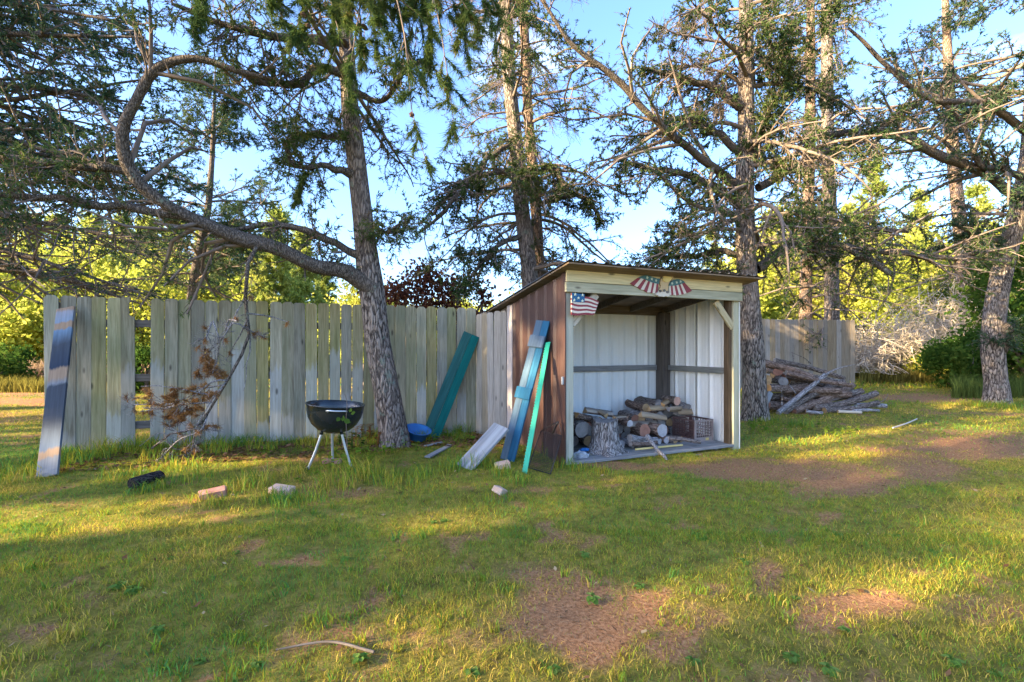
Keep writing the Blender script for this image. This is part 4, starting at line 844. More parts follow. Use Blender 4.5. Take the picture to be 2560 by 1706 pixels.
M['end_grey'] = endgrain('weathered_wood_end', (.18, .16, .145, 1), (.34, .31, .28, 1)); M['end_pink'] = endgrain('fresh_pink_wood_end', (.44, .25, .18, 1), (.60, .38, .28, 1)); M['end_red'] = endgrain('reddish_wood_end', (.26, .12, .08, 1), (.40, .20, .13, 1)); M['end_white'] = endgrain('mouldy_white_wood_end', (.36, .32, .30, 1), (.56, .53, .50, 1))
M['log'] = bark('log_bark', (.035, .028, .024, 1), (.14, .11, .09, 1), (.31, .25, .21, 1), (.34, .38, .32, 1), 1.6, .012)
M['log_grey'] = bark('grey_log_bark', (.07, .065, .062, 1), (.24, .22, .21, 1), (.44, .41, .39, 1), None, 1.6, .010)
M['log_br'] = bark('brown_log_bark', (.05, .032, .024, 1), (.19, .125, .09, 1), (.36, .26, .20, 1), None, 1.6, .012)
M['split'] = wood('split_wood', [(.25, (.28, .18, .09, 1)), (.5, (.44, .30, .16, 1)), (.75, (.54, .40, .24, 1))], 'Z', (.30, .26, .22, 1), .6, .2)
lrng = np.random.default_rng(55)
def log(p0, p1, r, label, bk='log', end='end_tan', group=None, name='log', taper=.9, bend=.03, parent=None, sides=12, cat='log'):
    p0 = Vector(p0); p1 = Vector(p1); Ln = (p1 - p0).length; K = 7; a = np.arange(sides) / sides * 2 * np.pi
    t = np.linspace(0, 1, K); off = np.stack([np.sin(t * np.pi) * lrng.uniform(-bend, bend) * Ln + 0 * t, np.sin(t * np.pi) * lrng.uniform(-bend, bend) * Ln, t * Ln], 1)
    lobes = 1 + .07 * np.cos(2 * a + lrng.uniform(0, 6)) + .05 * np.cos(3 * a + lrng.uniform(0, 6)) + lrng.normal(size=sides) * .02
    rr = r * (1 - (1 - taper) * t)[:, None] * lobes[None] * (1 + lrng.normal(size=(K, sides)) * .025)
    V = off[:, None] + np.stack([np.cos(a)[None] * rr, np.sin(a)[None] * rr, 0 * rr], -1)
    i = np.arange(K * sides).reshape(K, sides); j = np.roll(i, -1, 1); qd = np.stack([i[:-1], j[:-1], j[1:], i[1:]], -1).reshape(-1, 4)
    V = V.reshape(-1, 3); c0 = V[:sides] * np.array([1, 1, 1]); nV = np.concatenate([V, V[:sides], V[-sides:]]); b = K * sides
    caps = np.stack([np.arange(b, b + sides)[::-1], np.arange(b + sides, b + 2 * sides)])
    me = mesh_np(name, nV, [qd, caps], [M[bk], M[end]], False, [0, 1]); 
    for p in me.polygons: p.use_smooth = p.material_index == 0
    o = link(name, me, parent, mat4=frame(p0, p1, (0, -.2, 1)))
    if label: tag(o, label, cat, group)
    return o
def split_log(p0, p1, r, label, group=None, end='end_orange', bk='log_br', rot=0):
    p0 = Vector(p0); p1 = Vector(p1); Ln = (p1 - p0).length; out = [(0, 0)] + [(math.cos(t) * r * 1.5, math.sin(t) * r * 1.5) for t in np.linspace(-.55, .55, 5)]
    out = [(x - r * .8, y) for x, y in out]; n = len(out); c, s_ = math.cos(rot), math.sin(rot); out = [(x * c - y * s_, x * s_ + y * c) for x, y in out]
    V = [(x * f, y * f, z) for z, f in ((0, 1), (Ln * .5, lrng.uniform(.9, 1.05)), (Ln, lrng.uniform(.85, 1))) for x, y in out]; V += [(x, y, 0) for x, y in out] + [(x * .95, y * .95, Ln) for x, y in out]
    sideq, barkq = [], []
    for k in range(2):
        for i in range(n):
            qd = (k*n + i, k*n + (i+1) % n, (k+1)*n + (i+1) % n, (k+1)*n + i); (barkq if 1 <= i < n - 1 else sideq).append(qd)
    caps = np.array([list(range(3*n, 4*n))[::-1], list(range(4*n, 5*n))])
    me = mesh_np('split_log', V, [np.array(sideq), np.array(barkq), caps], [M['split'], M[bk], M[end]], False, [0, 1, 2])
    o = link('split_log', me, None, mat4=frame(p0, p1, (0, -.2, 1))); return tag(o, label, 'firewood', group)

# --- firewood in the shed
FG = 'firewood heaped in the shed'; fl_ = 'weathered round firewood log in the heap at the back of the shed'
rw = random.Random(3)
def Hx(x): return np.interp(x, [.1, .3, .75, 1.0, 1.3, 1.6, 1.95, 2.2, 2.4], [.42, .50, .46, .34, .32, .44, .56, .46, .26])
for layer in range(4):
    x = .2 + (.06 if layer % 2 else 0)
    while x < 2.38:
        r = rw.uniform(.055, .08); zc = .06 + r + layer * .118
        if zc < Hx(x): 
            y0 = (rw.uniform(.55, .68) if x < 1.9 else rw.uniform(.76, .82)) + layer * .04; L_ = rw.uniform(.38, .5); dx = rw.uniform(-.06, .06)
            log(s2w(x, y0, zc), s2w(x + dx, y0 + L_, zc + rw.uniform(-.01, .02)), r, fl_, rw.choice(['log', 'log_grey', 'log_br']), rw.choice(['end_grey', 'end_grey', 'end_tan', 'end_red']), FG, 'firewood_log', cat='firewood')
        x += r * 2 + .015
for k in range(9):
    x = 1.02 + k * .115; r = rw.uniform(.035, .052); log(s2w(x, rw.uniform(.30, .38), .057 + r), s2w(x + rw.uniform(-.05, .05), rw.uniform(.56, .62), .057 + r), r, 'slim firewood log lying in the front row on the shed deck', rw.choice(['log', 'log_grey', 'log_br']), rw.choice(['end_grey', 'end_tan', 'end_white']), 'front row of firewood', 'firewood_log', cat='firewood')
def sp2(px, py, y): x, z = slocal(px, py, y); return s2w(x, y, z)
def end_log(px, py, y, r, L_, label, bk, end, dx=.0, dz=0):
    x, z = slocal(px, py, y); z = max(z, .06 + r)
    return log(s2w(x, y, z), s2w(x + dx, y + L_, z + dz), r, label, bk, end, None, 'firewood_log', cat='firewood')
end_log(1456, 1074, .36, .098, .36, 'thick grey firewood round lying beside the left shed post', 'log', 'end_grey')
end_log(1575, 1059, .36, .042, .34, 'slim firewood log with a pale cut end right of the tree stump', 'log_br', 'end_white', .05)
end_log(1612, 1077, .40, .082, .36, 'firewood log with a reddish-brown split end in the heap', 'log_br', 'end_red', .03)
end_log(1656, 1077, .40, .090, .36, 'firewood log with a whitish mouldy end next to the crate', 'log_br', 'end_white', -.04)
end_log(1693, 1003, .62, .058, .34, 'firewood log with a fresh pink round end on top of the heap', 'log', 'end_pink', .05)
end_log(1718, 1020, .80, .06, .3, 'grey upright-ended firewood log above the crate', 'log_grey', 'end_grey', .02, .06)
for (a, b, y, r, lab, rot, en) in [((1440,1036),(1488,1052),.42,.055,'split firewood with an orange end against the left shed post',.4,'end_orange'),((1462,1026),(1530,1036),.6,.055,'dark split firewood topping the heap behind the tree stump',1.2,'end_tan'),((1515,1040),(1498,1030),.5,.05,'short split firewood with a tan end behind the tree stump',.3,'end_tan'),((1535,1046),(1562,1044),.42,.05,'split firewood wedge with pale face right behind the tree stump',.7,'end_tan'),
        ((1601,1036),(1664,1046),.46,.05,'long split firewood with a yellowish face beside the crate',1.6,'end_tan'),((1655,1012),(1672,1003),.66,.05,'split firewood with a bright orange end on top of the heap',.9,'end_orange'),((1622,1022),(1668,1020),.58,.05,'brown split firewood near the top of the heap',1.4,'end_tan'),((1672,1022),(1702,1020),.56,.05,'grey split firewood under the pink-ended log',2.2,'end_grey'),((1690,1030),(1738,1030),.74,.06,'pale grey split firewood resting above the crate rim',1.5,'end_grey'),((1562,1062),(1640,1058),.52,.05,'dark split firewood bridging the middle of the heap',1.5,'end_grey')]:
    split_log(sp2(*a, y), sp2(*b, y + .12), r, lab, None, en, 'log_br', rot)
log(sp2(1574, 1095, .22) , sp2(1640, 1101, .34), .045, 'grey barked round lying on the deck right of the tree stump', 'log_grey', 'end_grey', None, 'firewood_log', cat='firewood')
log(sp2(1672, 1096, .20), sp2(1751, 1106, .08), .028, 'thin bark-covered log lying on the deck before the crate', 'log', 'end_white', None, 'firewood_log', .85, cat='firewood')
log(sp2(1576, 1110, .2), sp2(1640, 1106, .3), .03, 'dark slim log lying low on the deck by the yellow handle', 'log_br', 'end_grey', None, 'firewood_log', cat='firewood')
# tree stump used as a chopping block
sx, sz = slocal(1524, 1132, .17); stp = s2w(sx, .27, .056); K, Sd = 16, 36; a = np.arange(Sd) / Sd * 2 * np.pi; t = np.linspace(0, 1, K)
rad = .145 + .10 * np.exp(-t * 4.5)[:, None] * (1 + .35 * np.cos(5 * a + 1)[None] + .2 * np.cos(8 * a)[None]) + .010 * np.cos(13 * a + 2)[None] * np.ones((K, 1)) + (fbm(a[None] * 4 + 0 * t[:, None], t[:, None] * 3 + 0 * a[None], 3) - .5) * .03
top = .39 + .02 * np.cos(a * 2 + .6) + (fbm(a * 3, a * 0, 5) - .5) * .04
V = np.stack([np.cos(a)[None] * rad, np.sin(a)[None] * rad, t[:, None] * top[None]], -1).reshape(-1, 3); i = np.arange(K * Sd).reshape(K, Sd); j = np.roll(i, -1, 1)
stump = empty('tree_stump', 'grey weathered tree stump with flared roots standing on the shed deck', 'stump', stp)
link('bark', mesh_np('bark', V, [np.stack([i[:-1], j[:-1], j[1:], i[1:]], -1).reshape(-1, 4)], [bark('stump_bark', (.05, .042, .038, 1), (.24, .21, .19, 1), (.52, .47, .43, 1), None, 1.5, .02)], True), stump)
link('cut_top', mesh_np('cut_top', V[-Sd:] + np.array([0, 0, -.004]), [np.arange(Sd)[None]], [M['end_grey']]), stump)
# gnarled branch leaning out of the shed
bp = np.array([sp2(1617, 1089, .20), sp2(1632, 1110, .10), sp2(1645, 1126, .0), sp2(1660, 1140, -.10), sp2(1668, 1152, -.14), sp2(1683, 1166, -.22)]); bp = resample(bp, 24)
Vv, q_ = tubes(bp[None], (np.linspace(.027, .017, 24) * (1 + lrng.normal(size=24) * .10))[None], 10); st = empty('fallen_branch', 'gnarled grey branch leaning from the firewood over the deck edge to the ground', 'branch', tuple(bp[-1]))
Vv = Vv - bp[-1]; cap = np.stack([np.arange(10)[::-1], np.arange(len(Vv) - 10, len(Vv))]); link('stem', mesh_np('stem', Vv, [q_, cap], [M['log_grey']], True), st)
sd_ = resample(np.array([bp[10], bp[10] + np.array([-.04, -.05, -.05]), bp[10] + np.array([-.06, -.08, -.10])]), 6); Vv, q_ = tubes(sd_[None], np.linspace(.015, .008, 6)[None], 7); link('side_twig', mesh_np('side_twig', Vv - bp[-1], [q_], [M['log_grey']], True), st)
# yellow handle
M['yellow'] = plain('yellow_handle', (.62, .47, .16, 1), .5, .4, 0, .3, (.3, .2, .08, 1)); M['blue'] = plain('blue_plastic', (.02, .16, .42, 1), .4, .5, 0, .2); M['bag'] = plain('pale_plastic_bag', (.40, .41, .42, 1), .45, .4, 0, .4, (.25, .23, .2, 1), 9, .4)
log(sp2(1589, 1124, .06), sp2(1706, 1113, .14), .012, 'yellow wooden tool handle lying on the deck in front of the logs', 'yellow', 'yellow', None, 'tool_handle', 1.0, .0, cat='handle')
def crumple(name, label, cat, loc, sx_, sy_, sz_, mat, seed):
    bm = bmesh.new(); bmesh.ops.create_icosphere(bm, subdivisions=3, radius=1); r_ = np.random.default_rng(seed); ph = r_.uniform(0, 6, 9)
    for v in bm.verts:
        d = v.co.normalized(); f = 1 + .22 * math.sin(d.x * 5 + ph[0]) * math.sin(d.y * 6 + ph[1]) + .14 * math.sin(d.z * 11 + ph[2] + d.x * 7) + .08 * math.sin(d.y * 17 + ph[3])
        v.co = Vector((d.x * f * sx_, d.y * f * sy_, max(d.z * f * sz_, -.35 * sz_) + .35 * sz_))
    return tag(link(name, bm_mesh(name, bm, [mat]), loc=loc), label, cat)
x_, _ = slocal(1451, 1120, .12); crumple('plastic_bag', 'crumpled pale plastic bag on the deck beside the left post', 'bag', s2w(x_ + .02, .14, .055), .085, .06, .05, M['bag'], 4)
x_, _ = slocal(1463, 1107, .14); crumple('tarp_scrap', 'crumpled scrap of bright blue tarp beside the tree stump', 'tarp', s2w(x_ + .03, .21, .055 + .055), .05, .035, .022, M['blue'], 6)
# milk crate
crate = empty('milk_crate', 'dark brown plastic milk crate standing on the deck before the firewood', 'crate', s2w(2.11, .29, .056), SA)
M['crate'] = plain('crate_plastic', (.085, .045, .040, 1), .5, .4, 0, .5, (.16, .12, .10, 1)); M['crate_lit'] = plain('lit_crate_plastic', (.30, .24, .21, 1), .55, .3, 0, .5, (.14, .10, .09, 1))  # second, paler plastic has the light on the front panel put into its colour
CW, CD, CH = .33, .40, .285
def crate_side(w, mat, org, rz):
    bm = bmesh.new()
    def bb_(x0, x1, y0, y1, z0, z1):
        r_ = bmesh.ops.create_cube(bm, size=1)
        for v in r_['verts']: v.co = ((x0 + x1) / 2 + v.co.x * (x1 - x0), (y0 + y1) / 2 + v.co.y * (y1 - y0), (z0 + z1) / 2 + v.co.z * (z1 - z0))
    bb_(0, w, -.006, .006, CH - .022, CH); bb_(0, w, -.006, .006, 0, .055); bb_(0, .022, -.008, .008, 0, CH); bb_(w - .022, w, -.008, .008, 0, CH)
    n_ = 9
    for i in range(1, n_): x = w * i / n_; bb_(x - .0035, x + .0035, -.004, .004, .05, CH - .02)
    for i in range(1, 6): 
        z = .05 + (CH - .07) * i / 6
        for k in range(6):
            x0, x1 = w * k / 6, w * (k + 1) / 6; sag = -.018 * math.sin(math.pi * (k + .5) / 6) if i > 3 else 0; bb_(x0, x1, -.0035, .0035, z - .004 + sag, z + .004 + sag)
    link('side_panel', bm_mesh('side_panel', bm, [mat]), crate, loc=org, rot=(0, 0, rz))
crate_side(CW, M['crate_lit'], (0, 0, 0), 0); crate_side(CD, M['crate'], (0, 0, 0), R(90)); crate_side(CW, M['crate'], (0, CD, 0), 0); crate_side(CD, M['crate'], (CW, 0, 0), R(90))
box('base', .01, CW - .01, .01, CD - .01, .004, .014, M['crate'], crate)
box('yellow_tag', .19, .245, -.012, -.0065, .012, .045, M['yellow'], crate, .002)
# sticks standing by the crate
for (pts, r, lab) in [([(1724,884),(1742,950),(1756,1000),(1766,1036)],.008,'thin crooked stick rising behind the crate against the white wall'),([(1767,897),(1768,950),(1763,1000),(1766,1050)],.012,'straight stick standing upright behind the crate'),([(1702,950),(1722,985),(1738,1020),(1748,1045)],.009,'dark forked stick leaning over the heap behind the crate'),([(1716,945),(1728,980),(1740,1015),(1752,1045)],.008,'slender grey stick leaning next to the forked stick')]:
    pp = resample([sp2(x, y, 1.15 - .25 * k / 3) for k, (x, y) in enumerate(pts)], 14); pp[-1, 2] = max(pp[-1, 2], .06); Vv, q_ = tubes(pp[None], np.linspace(r * .5, r, 14)[None] * (1 + lrng.normal(size=(1, 14)) * .12), 7)
    tag(link('stick', mesh_np('stick', Vv - pp[-1], [q_], [M['log_br']], True), loc=tuple(pp[-1])), lab, 'stick')
pk = plank('scrap_board', sp2(1796, 1103, .60), sp2(1780, 1033, .70), .065, .02, M['darkZ'], (-.6, -.8, .1)); tag(pk, 'short dark scrap board leaning on the white wall beside the crate', 'board')

# --- plaques on the shed
M['red'] = plain('faded_red_paint', (.26, .05, .06, 1), .7, .2, 0, .4, (.16, .09, .07, 1), 12); M['cream'] = plain('cream_paint', (.66, .58, .45, 1), .7, .2, 0, .4, (.40, .32, .22, 1), 12); M['teal'] = plain('faded_blue_green_paint', (.07, .16, .16, 1), .7, .2, 0, .4, (.14, .18, .14, 1), 12)
M['flagblue'] = plain('flag_blue_paint', (.025, .11, .22, 1), .7, .2, 0, .4, (.06, .14, .18, 1), 12); M['body'] = plain('tan_body_paint', (.52, .38, .20, 1), .7, .2, 0, .35, (.3, .2, .1, 1), 12); M['gold'] = plain('gold_head_paint', (.78, .60, .22, 1), .7, .2, 0, .3, (.3, .2, .06, 1), 12); M['pale_star'] = plain('pale_star_paint', (.55, .62, .48, 1), .7, .2)
def zpt(zx, zy, y): return slocal(1400 + zx / 6.19, 640 + zy / 6.19, y)
def star(cx, cz, r, rot=0): return [(cx + (r if k % 2 == 0 else r * .42) * math.sin(rot + k * math.pi / 5), cz + (r if k % 2 == 0 else r * .42) * math.cos(rot + k * math.pi / 5)) for k in range(10)]
YE = -.05
ex, ez = zpt(1600, 600, YE); eagle = empty('eagle_plaque', 'painted wooden eagle plaque with striped flag wings nailed to the shed header', 'plaque', s2w(ex, YE, ez), SA)
def eloc(pts): return [(zpt(*p, YE)[0] - ex, zpt(*p, YE)[1] - ez) for p in pts]
def epart(name, pts, y0, y1, mat, parent=None, raw=False): return link(name, prism(name, pts if raw else eloc(pts), y0, y1, [mat]), parent or eagle)
for (inn, outr, topc, stars, flip) in [([(1195,345),(1240,350),(1285,362),(1322,378),(1352,392),(1385,404),(1418,415),(1450,425),(1482,432),(1515,440)], [(1080,428),(1138,466),(1188,486),(1238,522),(1288,532),(1336,568),(1388,570),(1420,580),(1462,580),(1500,560)], [(1255,318),(1300,302),(1350,305),(1420,330),(1480,350),(1535,362)], [(1335,340),(1405,362),(1470,385)], 0),
                           ([(1678,466),(1702,466),(1730,466),(1760,463),(1790,458),(1822,450),(1850,442),(1876,432),(1898,424),(1922,420)], [(1682,600),(1712,612),(1745,602),(1790,618),(1830,606),(1870,604),(1905,592),(1948,580),(1985,566),(2032,540)], [(1905,395),(1860,372),(1810,362),(1760,372),(1710,395),(1685,420)], [(1720,428),(1790,415),(1850,400)], 1)]:
    wing = link('wing', None, eagle)
    for k in range(9): epart('stripe', [inn[k], inn[k + 1], outr[k + 1], outr[k]], -.012 - .0015 * (k % 2), 0, M['red' if (k % 2 == 0) != bool(flip) or (flip and k == 8) else 'cream'], wing)
    epart('star_field', (inn[1:][::-1] if not flip else inn[:-1]) and (list(inn) + [p for p in (topc[::-1] if not flip else topc)]), -.016, 0, M['teal'], wing)
    for (a_, b_) in stars: c_ = zpt(a_, b_, YE); epart('star', star(c_[0] - ex, c_[1] - ez, .021, .2), -.020, -.0165, M['pale_star'], wing, True)
epart('body', [(1545,360),(1690,380),(1670,430),(1640,470),(1660,545),(1580,560),(1510,545),(1545,470),(1532,420)], -.022, 0, M['body'])
epart('tail', [(1512,540),(1660,545),(1682,620),(1650,636),(1620,625),(1590,636),(1555,628),(1520,632),(1490,612),(1458,600),(1500,560)], -.020, 0, M['cream'])
epart('head_outline_shade', [(1556,325),(1606,285),(1662,262),(1712,280),(1728,345),(1706,392),(1652,424),(1596,424),(1550,392)], -.020, 0, M['darkX'])  # added dark plate drawing the outline and shadow round the head
hd = epart('head', [(1570,330),(1610,298),(1660,275),(1700,290),(1712,340),(1690,380),(1640,412),(1600,410),(1565,385)], -.034, 0, M['gold'])
epart('beak', [(1690,318),(1714,322),(1720,345),(1706,360),(1692,345)], -.040, -.0345, M['body'], hd)
for c in ((1530, 548), (1590, 540), (1640, 562)): epart('claw', [(c[0] - 22, c[1] - 16), (c[0] + 14, c[1] - 20), (c[0] + 24, c[1] + 8), (c[0], c[1] + 22), (c[0] - 16, c[1] + 12)], -.027, -.0205, M['darkX'])
fx, fz = zpt(170, 920, YE - .012); flag = empty('flag_plaque', 'wavy wooden flag plaque with faded stars and stripes on the left shed post', 'plaque', s2w(fx, YE - .012, fz), SA)
def floc(pts): return [(zpt(*p, YE - .012)[0] - fx, zpt(*p, YE - .012)[1] - fz) for p in pts]
nb = 9; tops = lambda u: (168 + u * (590 - 168), 578 + u * 120 + 14 * math.sin(u * 7)); bots = lambda u: (166 + u * (520 - 166), 905 + 30 * u + 14 * math.sin(u * 6 + .5) - (30 * max(0, u - .85) / .15))
for k in range(nb):
    f0, f1 = k / nb, (k + 1) / nb; us = np.linspace(0, 1, 9); mixp = lambda u, f: (tops(u)[0] * (1 - f) + bots(u)[0] * f, tops(u)[1] * (1 - f) + bots(u)[1] * f)
    link('stripe', prism('stripe', floc([mixp(u, f0) for u in us] + [mixp(u, f1) for u in us[::-1]]), -.016 - .002 * (k % 2), .0, [M['red' if k % 2 == 0 else 'cream']]), flag)
cf = link('star_field', prism('star_field', floc([(172,576),(365,600),(362,722),(170,716)]), -.023, -.0185, [M['flagblue']]), flag)
for (a_, b_) in ((218,600),(332,612),(270,655),(205,690),(330,700)): c_ = zpt(a_, b_, YE - .012); link('star', prism('star', star(c_[0] - fx, c_[1] - fz, .018), -.027, -.0235, [M['pale_star']]), cf)

# --- kettle grill
gp = PG(834, 1160); gx_, gy_ = -1.82, 4.93; grl = empty('kettle_grill', 'black kettle grill bowl without lid on three metal legs before the fence', 'grill', (gx_, gy_, G(gx_, gy_)))
bm = bmesh.new(); prof = [(.0, 0), (.08, .008), (.16, .04), (.22, .095), (.258, .165), (.276, .235), (.282, .29), (.289, .292), (.289, .302), (.277, .302), (.272, .235), (.252, .165), (.214, .10), (.155, .048), (.08, .016), (0, .009)]
Sg = 40; rings = []
for r_, z_ in prof: rings.append([bm.verts.new((r_ * math.cos(2 * math.pi * k / Sg), r_ * math.sin(2 * math.pi * k / Sg), z_)) for k in range(Sg)] if r_ > 0 else [bm.verts.new((0, 0, z_))])
for A_, B_ in zip(rings, rings[1:]):
    for k in range(Sg):
        k2 = (k + 1) % Sg
        if len(A_) == 1: bm.faces.new((A_[0], B_[k], B_[k2]))
        elif len(B_) == 1: bm.faces.new((A_[k], B_[0], A_[k2]))
        else: bm.faces.new((A_[k], B_[k], B_[k2], A_[k2]))
M['enamel'] = plain('black_enamel', (.012, .018, .022, 1), .22, .6, 0, .35, (.05, .045, .04, 1), 5, .05); M['alu'] = plain('dull_aluminium', (.62, .64, .66, 1), .42, .5, .6, .3, (.3, .28, .25, 1), 8)
bowl = link('bowl', bm_mesh('bowl', bm, [M['enamel']], True), grl, loc=(0, 0, .375), rot=(0, R(4.5), 0))
def tube_obj(name, pts, r, mat, parent, n=10, K=16):
    pp = resample(pts, K); Vv, q_ = tubes(pp[None], np.full((1, K), r), n); cap = np.stack([np.arange(n)[::-1], np.arange(len(Vv) - n, len(Vv))]); return link(name, mesh_np(name, Vv, [q_, cap], [mat], True), parent)
g0 = G(gx_, gy_)
for (tx_, ty_, bx_, by_) in ((-.08, -.08, -.235, -.06), (.10, -.07, .19, -.02), (-.06, .12, -.10, .25)):
    lg = tube_obj('leg', [(tx_, ty_, .41), ((tx_ + bx_) / 2, (ty_ + by_) / 2, .20), (bx_, by_, .02)], .0125, M['alu'], grl); 
    tube_obj('socket', [(tx_, ty_, .425), (tx_ + (bx_ - tx_) * .1, ty_ + (by_ - ty_) * .1, .375)], .017, M['enamel'], lg, K=4)
    tube_obj('foot_cap', [(bx_ - (tx_ - bx_) * .02, by_, .045), (bx_, by_, .0)], .0155, M['enamel'], lg, K=4)
tube_obj('handle', [(.05, -.285, .625), (.06, -.335, .645), (.14, -.33, .64), (.215, -.275, .632), (.205, -.20, .62)], .007, M['alu'], grl)

# --- boards leaning about
def painted(name, c1, c2, axis='Z'): return wood(name, [(.25, tuple(x * .7 for x in c1[:3]) + (1,)), (.55, c1), (.8, c2)], axis, None, 0, .0, .85, 5, False)
M['bluep'] = painted('faded_blue_paint', (.03, .125, .22, 1), (.07, .18, .28, 1)); M['tealp'] = painted('teal_paint', (.005, .14, .125, 1), (.012, .20, .17, 1)); M['greenp'] = plain('bright_green_paint', (.0, .36, .20, 1), .5, .4, 0, .2, (.05, .22, .14, 1), 8)
def gp3(px, py): g = PG(px, py); return Vector(g)
b0 = Vector((-.055, 5.40, G(-.05, 5.4) + .0)); b1_ = Vector((.365, 5.64, 1.615)); fac = Vector((-.62, -.78, .2))
bl = empty('battened_board', 'faded blue board with two cross battens leaning on the maroon shed wall', 'board', b0)
inv_ = Vector(b0)
def on_board(t0, t1, w, th, off, mat, name, sidex=0.0, parent=bl):
    z = (b1_ - b0).normalized(); y = -(fac - z * fac.dot(z)).normalized(); x = y.cross(z); o = (b1_ - b0)
    p0 = o * t0 - y * off + x * sidex; p1 = o * t1 - y * off + x * sidex; return plank(name, p0, p1, w, th, mat, fac, parent)
on_board(0, 1, .096, .022, 0, M['bluep'], 'slat', -.0495); on_board(0, 1, .096, .022, 0, M['bluep'], 'slat', .0495)
on_board(.80, .885, .215, .026, .0245, M['bluep'], 'batten'); on_board(.43, .51, .215, .026, .0245, M['bluep'], 'batten')
# serrated green strip
g0_ = Vector((.128, 4.89, G(.128, 4.89) - .01)); g1_ = Vector((.415, 5.52, 1.365)); Ln = (g1_ - g0_).length; w_ = .052; pts = [(w_ / 2, 0), (w_ / 2, Ln), (-w_ / 2, Ln)]; nT = 46
for k in range(nT): z = Ln * (1 - (k + .5) / nT); pts += [(-w_ / 2 - .012, z + .004), (-w_ / 2, z - Ln / nT * .45)]
pts += [(-w_ / 2, 0)]
gs_ = link('serrated_strip', prism('serrated_strip', pts, -.004, .004, [M['greenp']]), mat4=frame(g0_, g1_, (-.5, -.8, .3))); tag(gs_, 'bright green metal strip with a toothed edge leaning on the maroon wall', 'strip')
# grey wavy-grained plank
pl = plank('weathered_plank', (-.50, 5.02, G(-.5, 5.02) + .005), (-.115, 5.33, .435), .215, .032, wood('wavy_grey_board', [(.3, (.16, .15, .145, 1)), (.5, (.34, .32, .31, 1)), (.65, (.46, .44, .43, 1))], 'Z', (.30, .36, .34, 1), .35, .0, gs=3.0), (-.25, -.55, .8)); tag(pl, 'broad silver-grey plank with wavy grain resting against the blue board', 'plank')
# teal board against the fence
tb = empty('teal_board', 'broad teal painted board leaning against the weathered fence', 'board', (-1.14, 6.72, G(-1.14, 6.72)))
t0_ = Vector((-1.14, 6.72, G(-1.14, 6.72) - .01)); t1_ = Vector((-.60, 7.185, 1.49)); fz_ = Vector((.25, -.95, .25)); z_ = (t1_ - t0_).normalized(); y_ = -(fz_ - z_ * fz_.dot(z_)).normalized(); x_ = y_.cross(z_)
for s_ in (-1, 1): plank('slat', x_ * s_ * .0625, (t1_ - t0_) + x_ * s_ * .0625, .122, .022, M['tealp'], fz_, tb)
# banded plank at the left fence end
mB = Mat('banded_paint', .85, .1); v = mB.coords((1, 1, 1), rnd=False); sp_ = mB.n('SeparateXYZ'); mB.l(v, sp_.inputs[0]); nz_ = mB.noise(mB.coords((6, 6, 1.2), rnd=False), 4, 5, .6); ad_ = mB.n('Math', operation='MULTIPLY_ADD'); ad_.inputs[1].default_value = .12; mB.l(nz_, ad_.inputs[0]); mB.l(sp_.outputs['Z'], ad_.inputs[2])
dv_ = mB.n('Math', operation='DIVIDE'); dv_.inputs[1].default_value = 2.2; mB.l(ad_.outputs[0], dv_.inputs[0])
tan_ = (.34, .235, .15, 1); blu = (.065, .075, .088, 1); pal = (.22, .23, .235, 1)
rp_ = mB.n('ValToRGB'); rp_.color_ramp.interpolation = 'LINEAR'; e_ = rp_.color_ramp.elements
st_ = [(0, pal), (.115, pal), (.125, tan_), (.15, tan_), (.165, (.15, .19, .24, 1)), (.30, blu), (.50, blu), (.515, pal), (.55, tan_), (.60, tan_), (.615, (.035, .05, .075, 1)), (.75, blu), (.845, (.16, .24, .32, 1)), (.855, tan_), (.89, tan_), (.90, (.24, .30, .36, 1)), (.965, (.3, .3, .32, 1)), (.98, tan_)]
while len(e_) < len(st_): e_.new(.5)
for k, (p_, c_) in enumerate(st_): e_[k].position = p_; e_[k].color = c_
mB.l(dv_.outputs[0], rp_.inputs[0]); mB.color(mB.mix(.35, rp_.outputs[0], mB.ramp(mB.noise(mB.coords((18, 18, .8), rnd=False), 3, 5), [(.35, (.3, .3, .3, 1)), (.65, (1, 1, 1, 1))]), 'MULTIPLY'))
bdp = plank('painted_plank', (-4.45, 4.63, G(-4.45, 4.63) - .01), (-5.215, 5.655, 1.765), .175, .03, mB.m, (.2, -.95, .3)); tag(bdp, 'tall plank with flaking dark blue paint bands leaning on the fence end', 'plank')
# wire screen by the shed corner
M['wire'] = plain('dark_wire', (.03, .028, .028, 1), .5, .4, .5, .3, (.16, .13, .11, 1))
TL, TR, BR, BL = Vector((.325, 5.43, .365)), Vector((.535, 5.17, .36)), Vector((.385, 4.83, .04)), Vector((.17, 5.09, .04)); ws = empty('wire_screen', 'rusty dark wire mesh screen leaning at the shed corner post', 'screen', BR)
def wt(name, a_, b_, r_): return tube_obj(name, [a_ - BR, (a_ + b_) / 2 - BR, b_ - BR], r_, M['wire'], ws, 6, 4)
for a_, b_ in ((TL, TR), (TR, BR), (BR, BL), (BL, TL)): wt('frame_rod', a_, b_, .006)
ac = Acc()
for k in range(1, 24):
    f = k / 24; Vv, q_ = tubes(np.array([[TL.lerp(TR, f) - BR, BL.lerp(BR, f) - BR]]), np.full((1, 2), .0016), 4); ac.add(Vv, q_); Vv, q_ = tubes(np.array([[TL.lerp(BL, f) - BR, TR.lerp(BR, f) - BR]]), np.full((1, 2), .0016), 4); ac.add(Vv, q_)
link('wire_mesh', ac.mesh('wire_mesh', [M['wire']]), ws)
hp = Vector((.50, 5.22, .505)); wt('strut', TL, hp, .006); wt('strut', TR, hp, .004); wt('clamp_bar', TL.lerp(TR, .55), hp, .011)
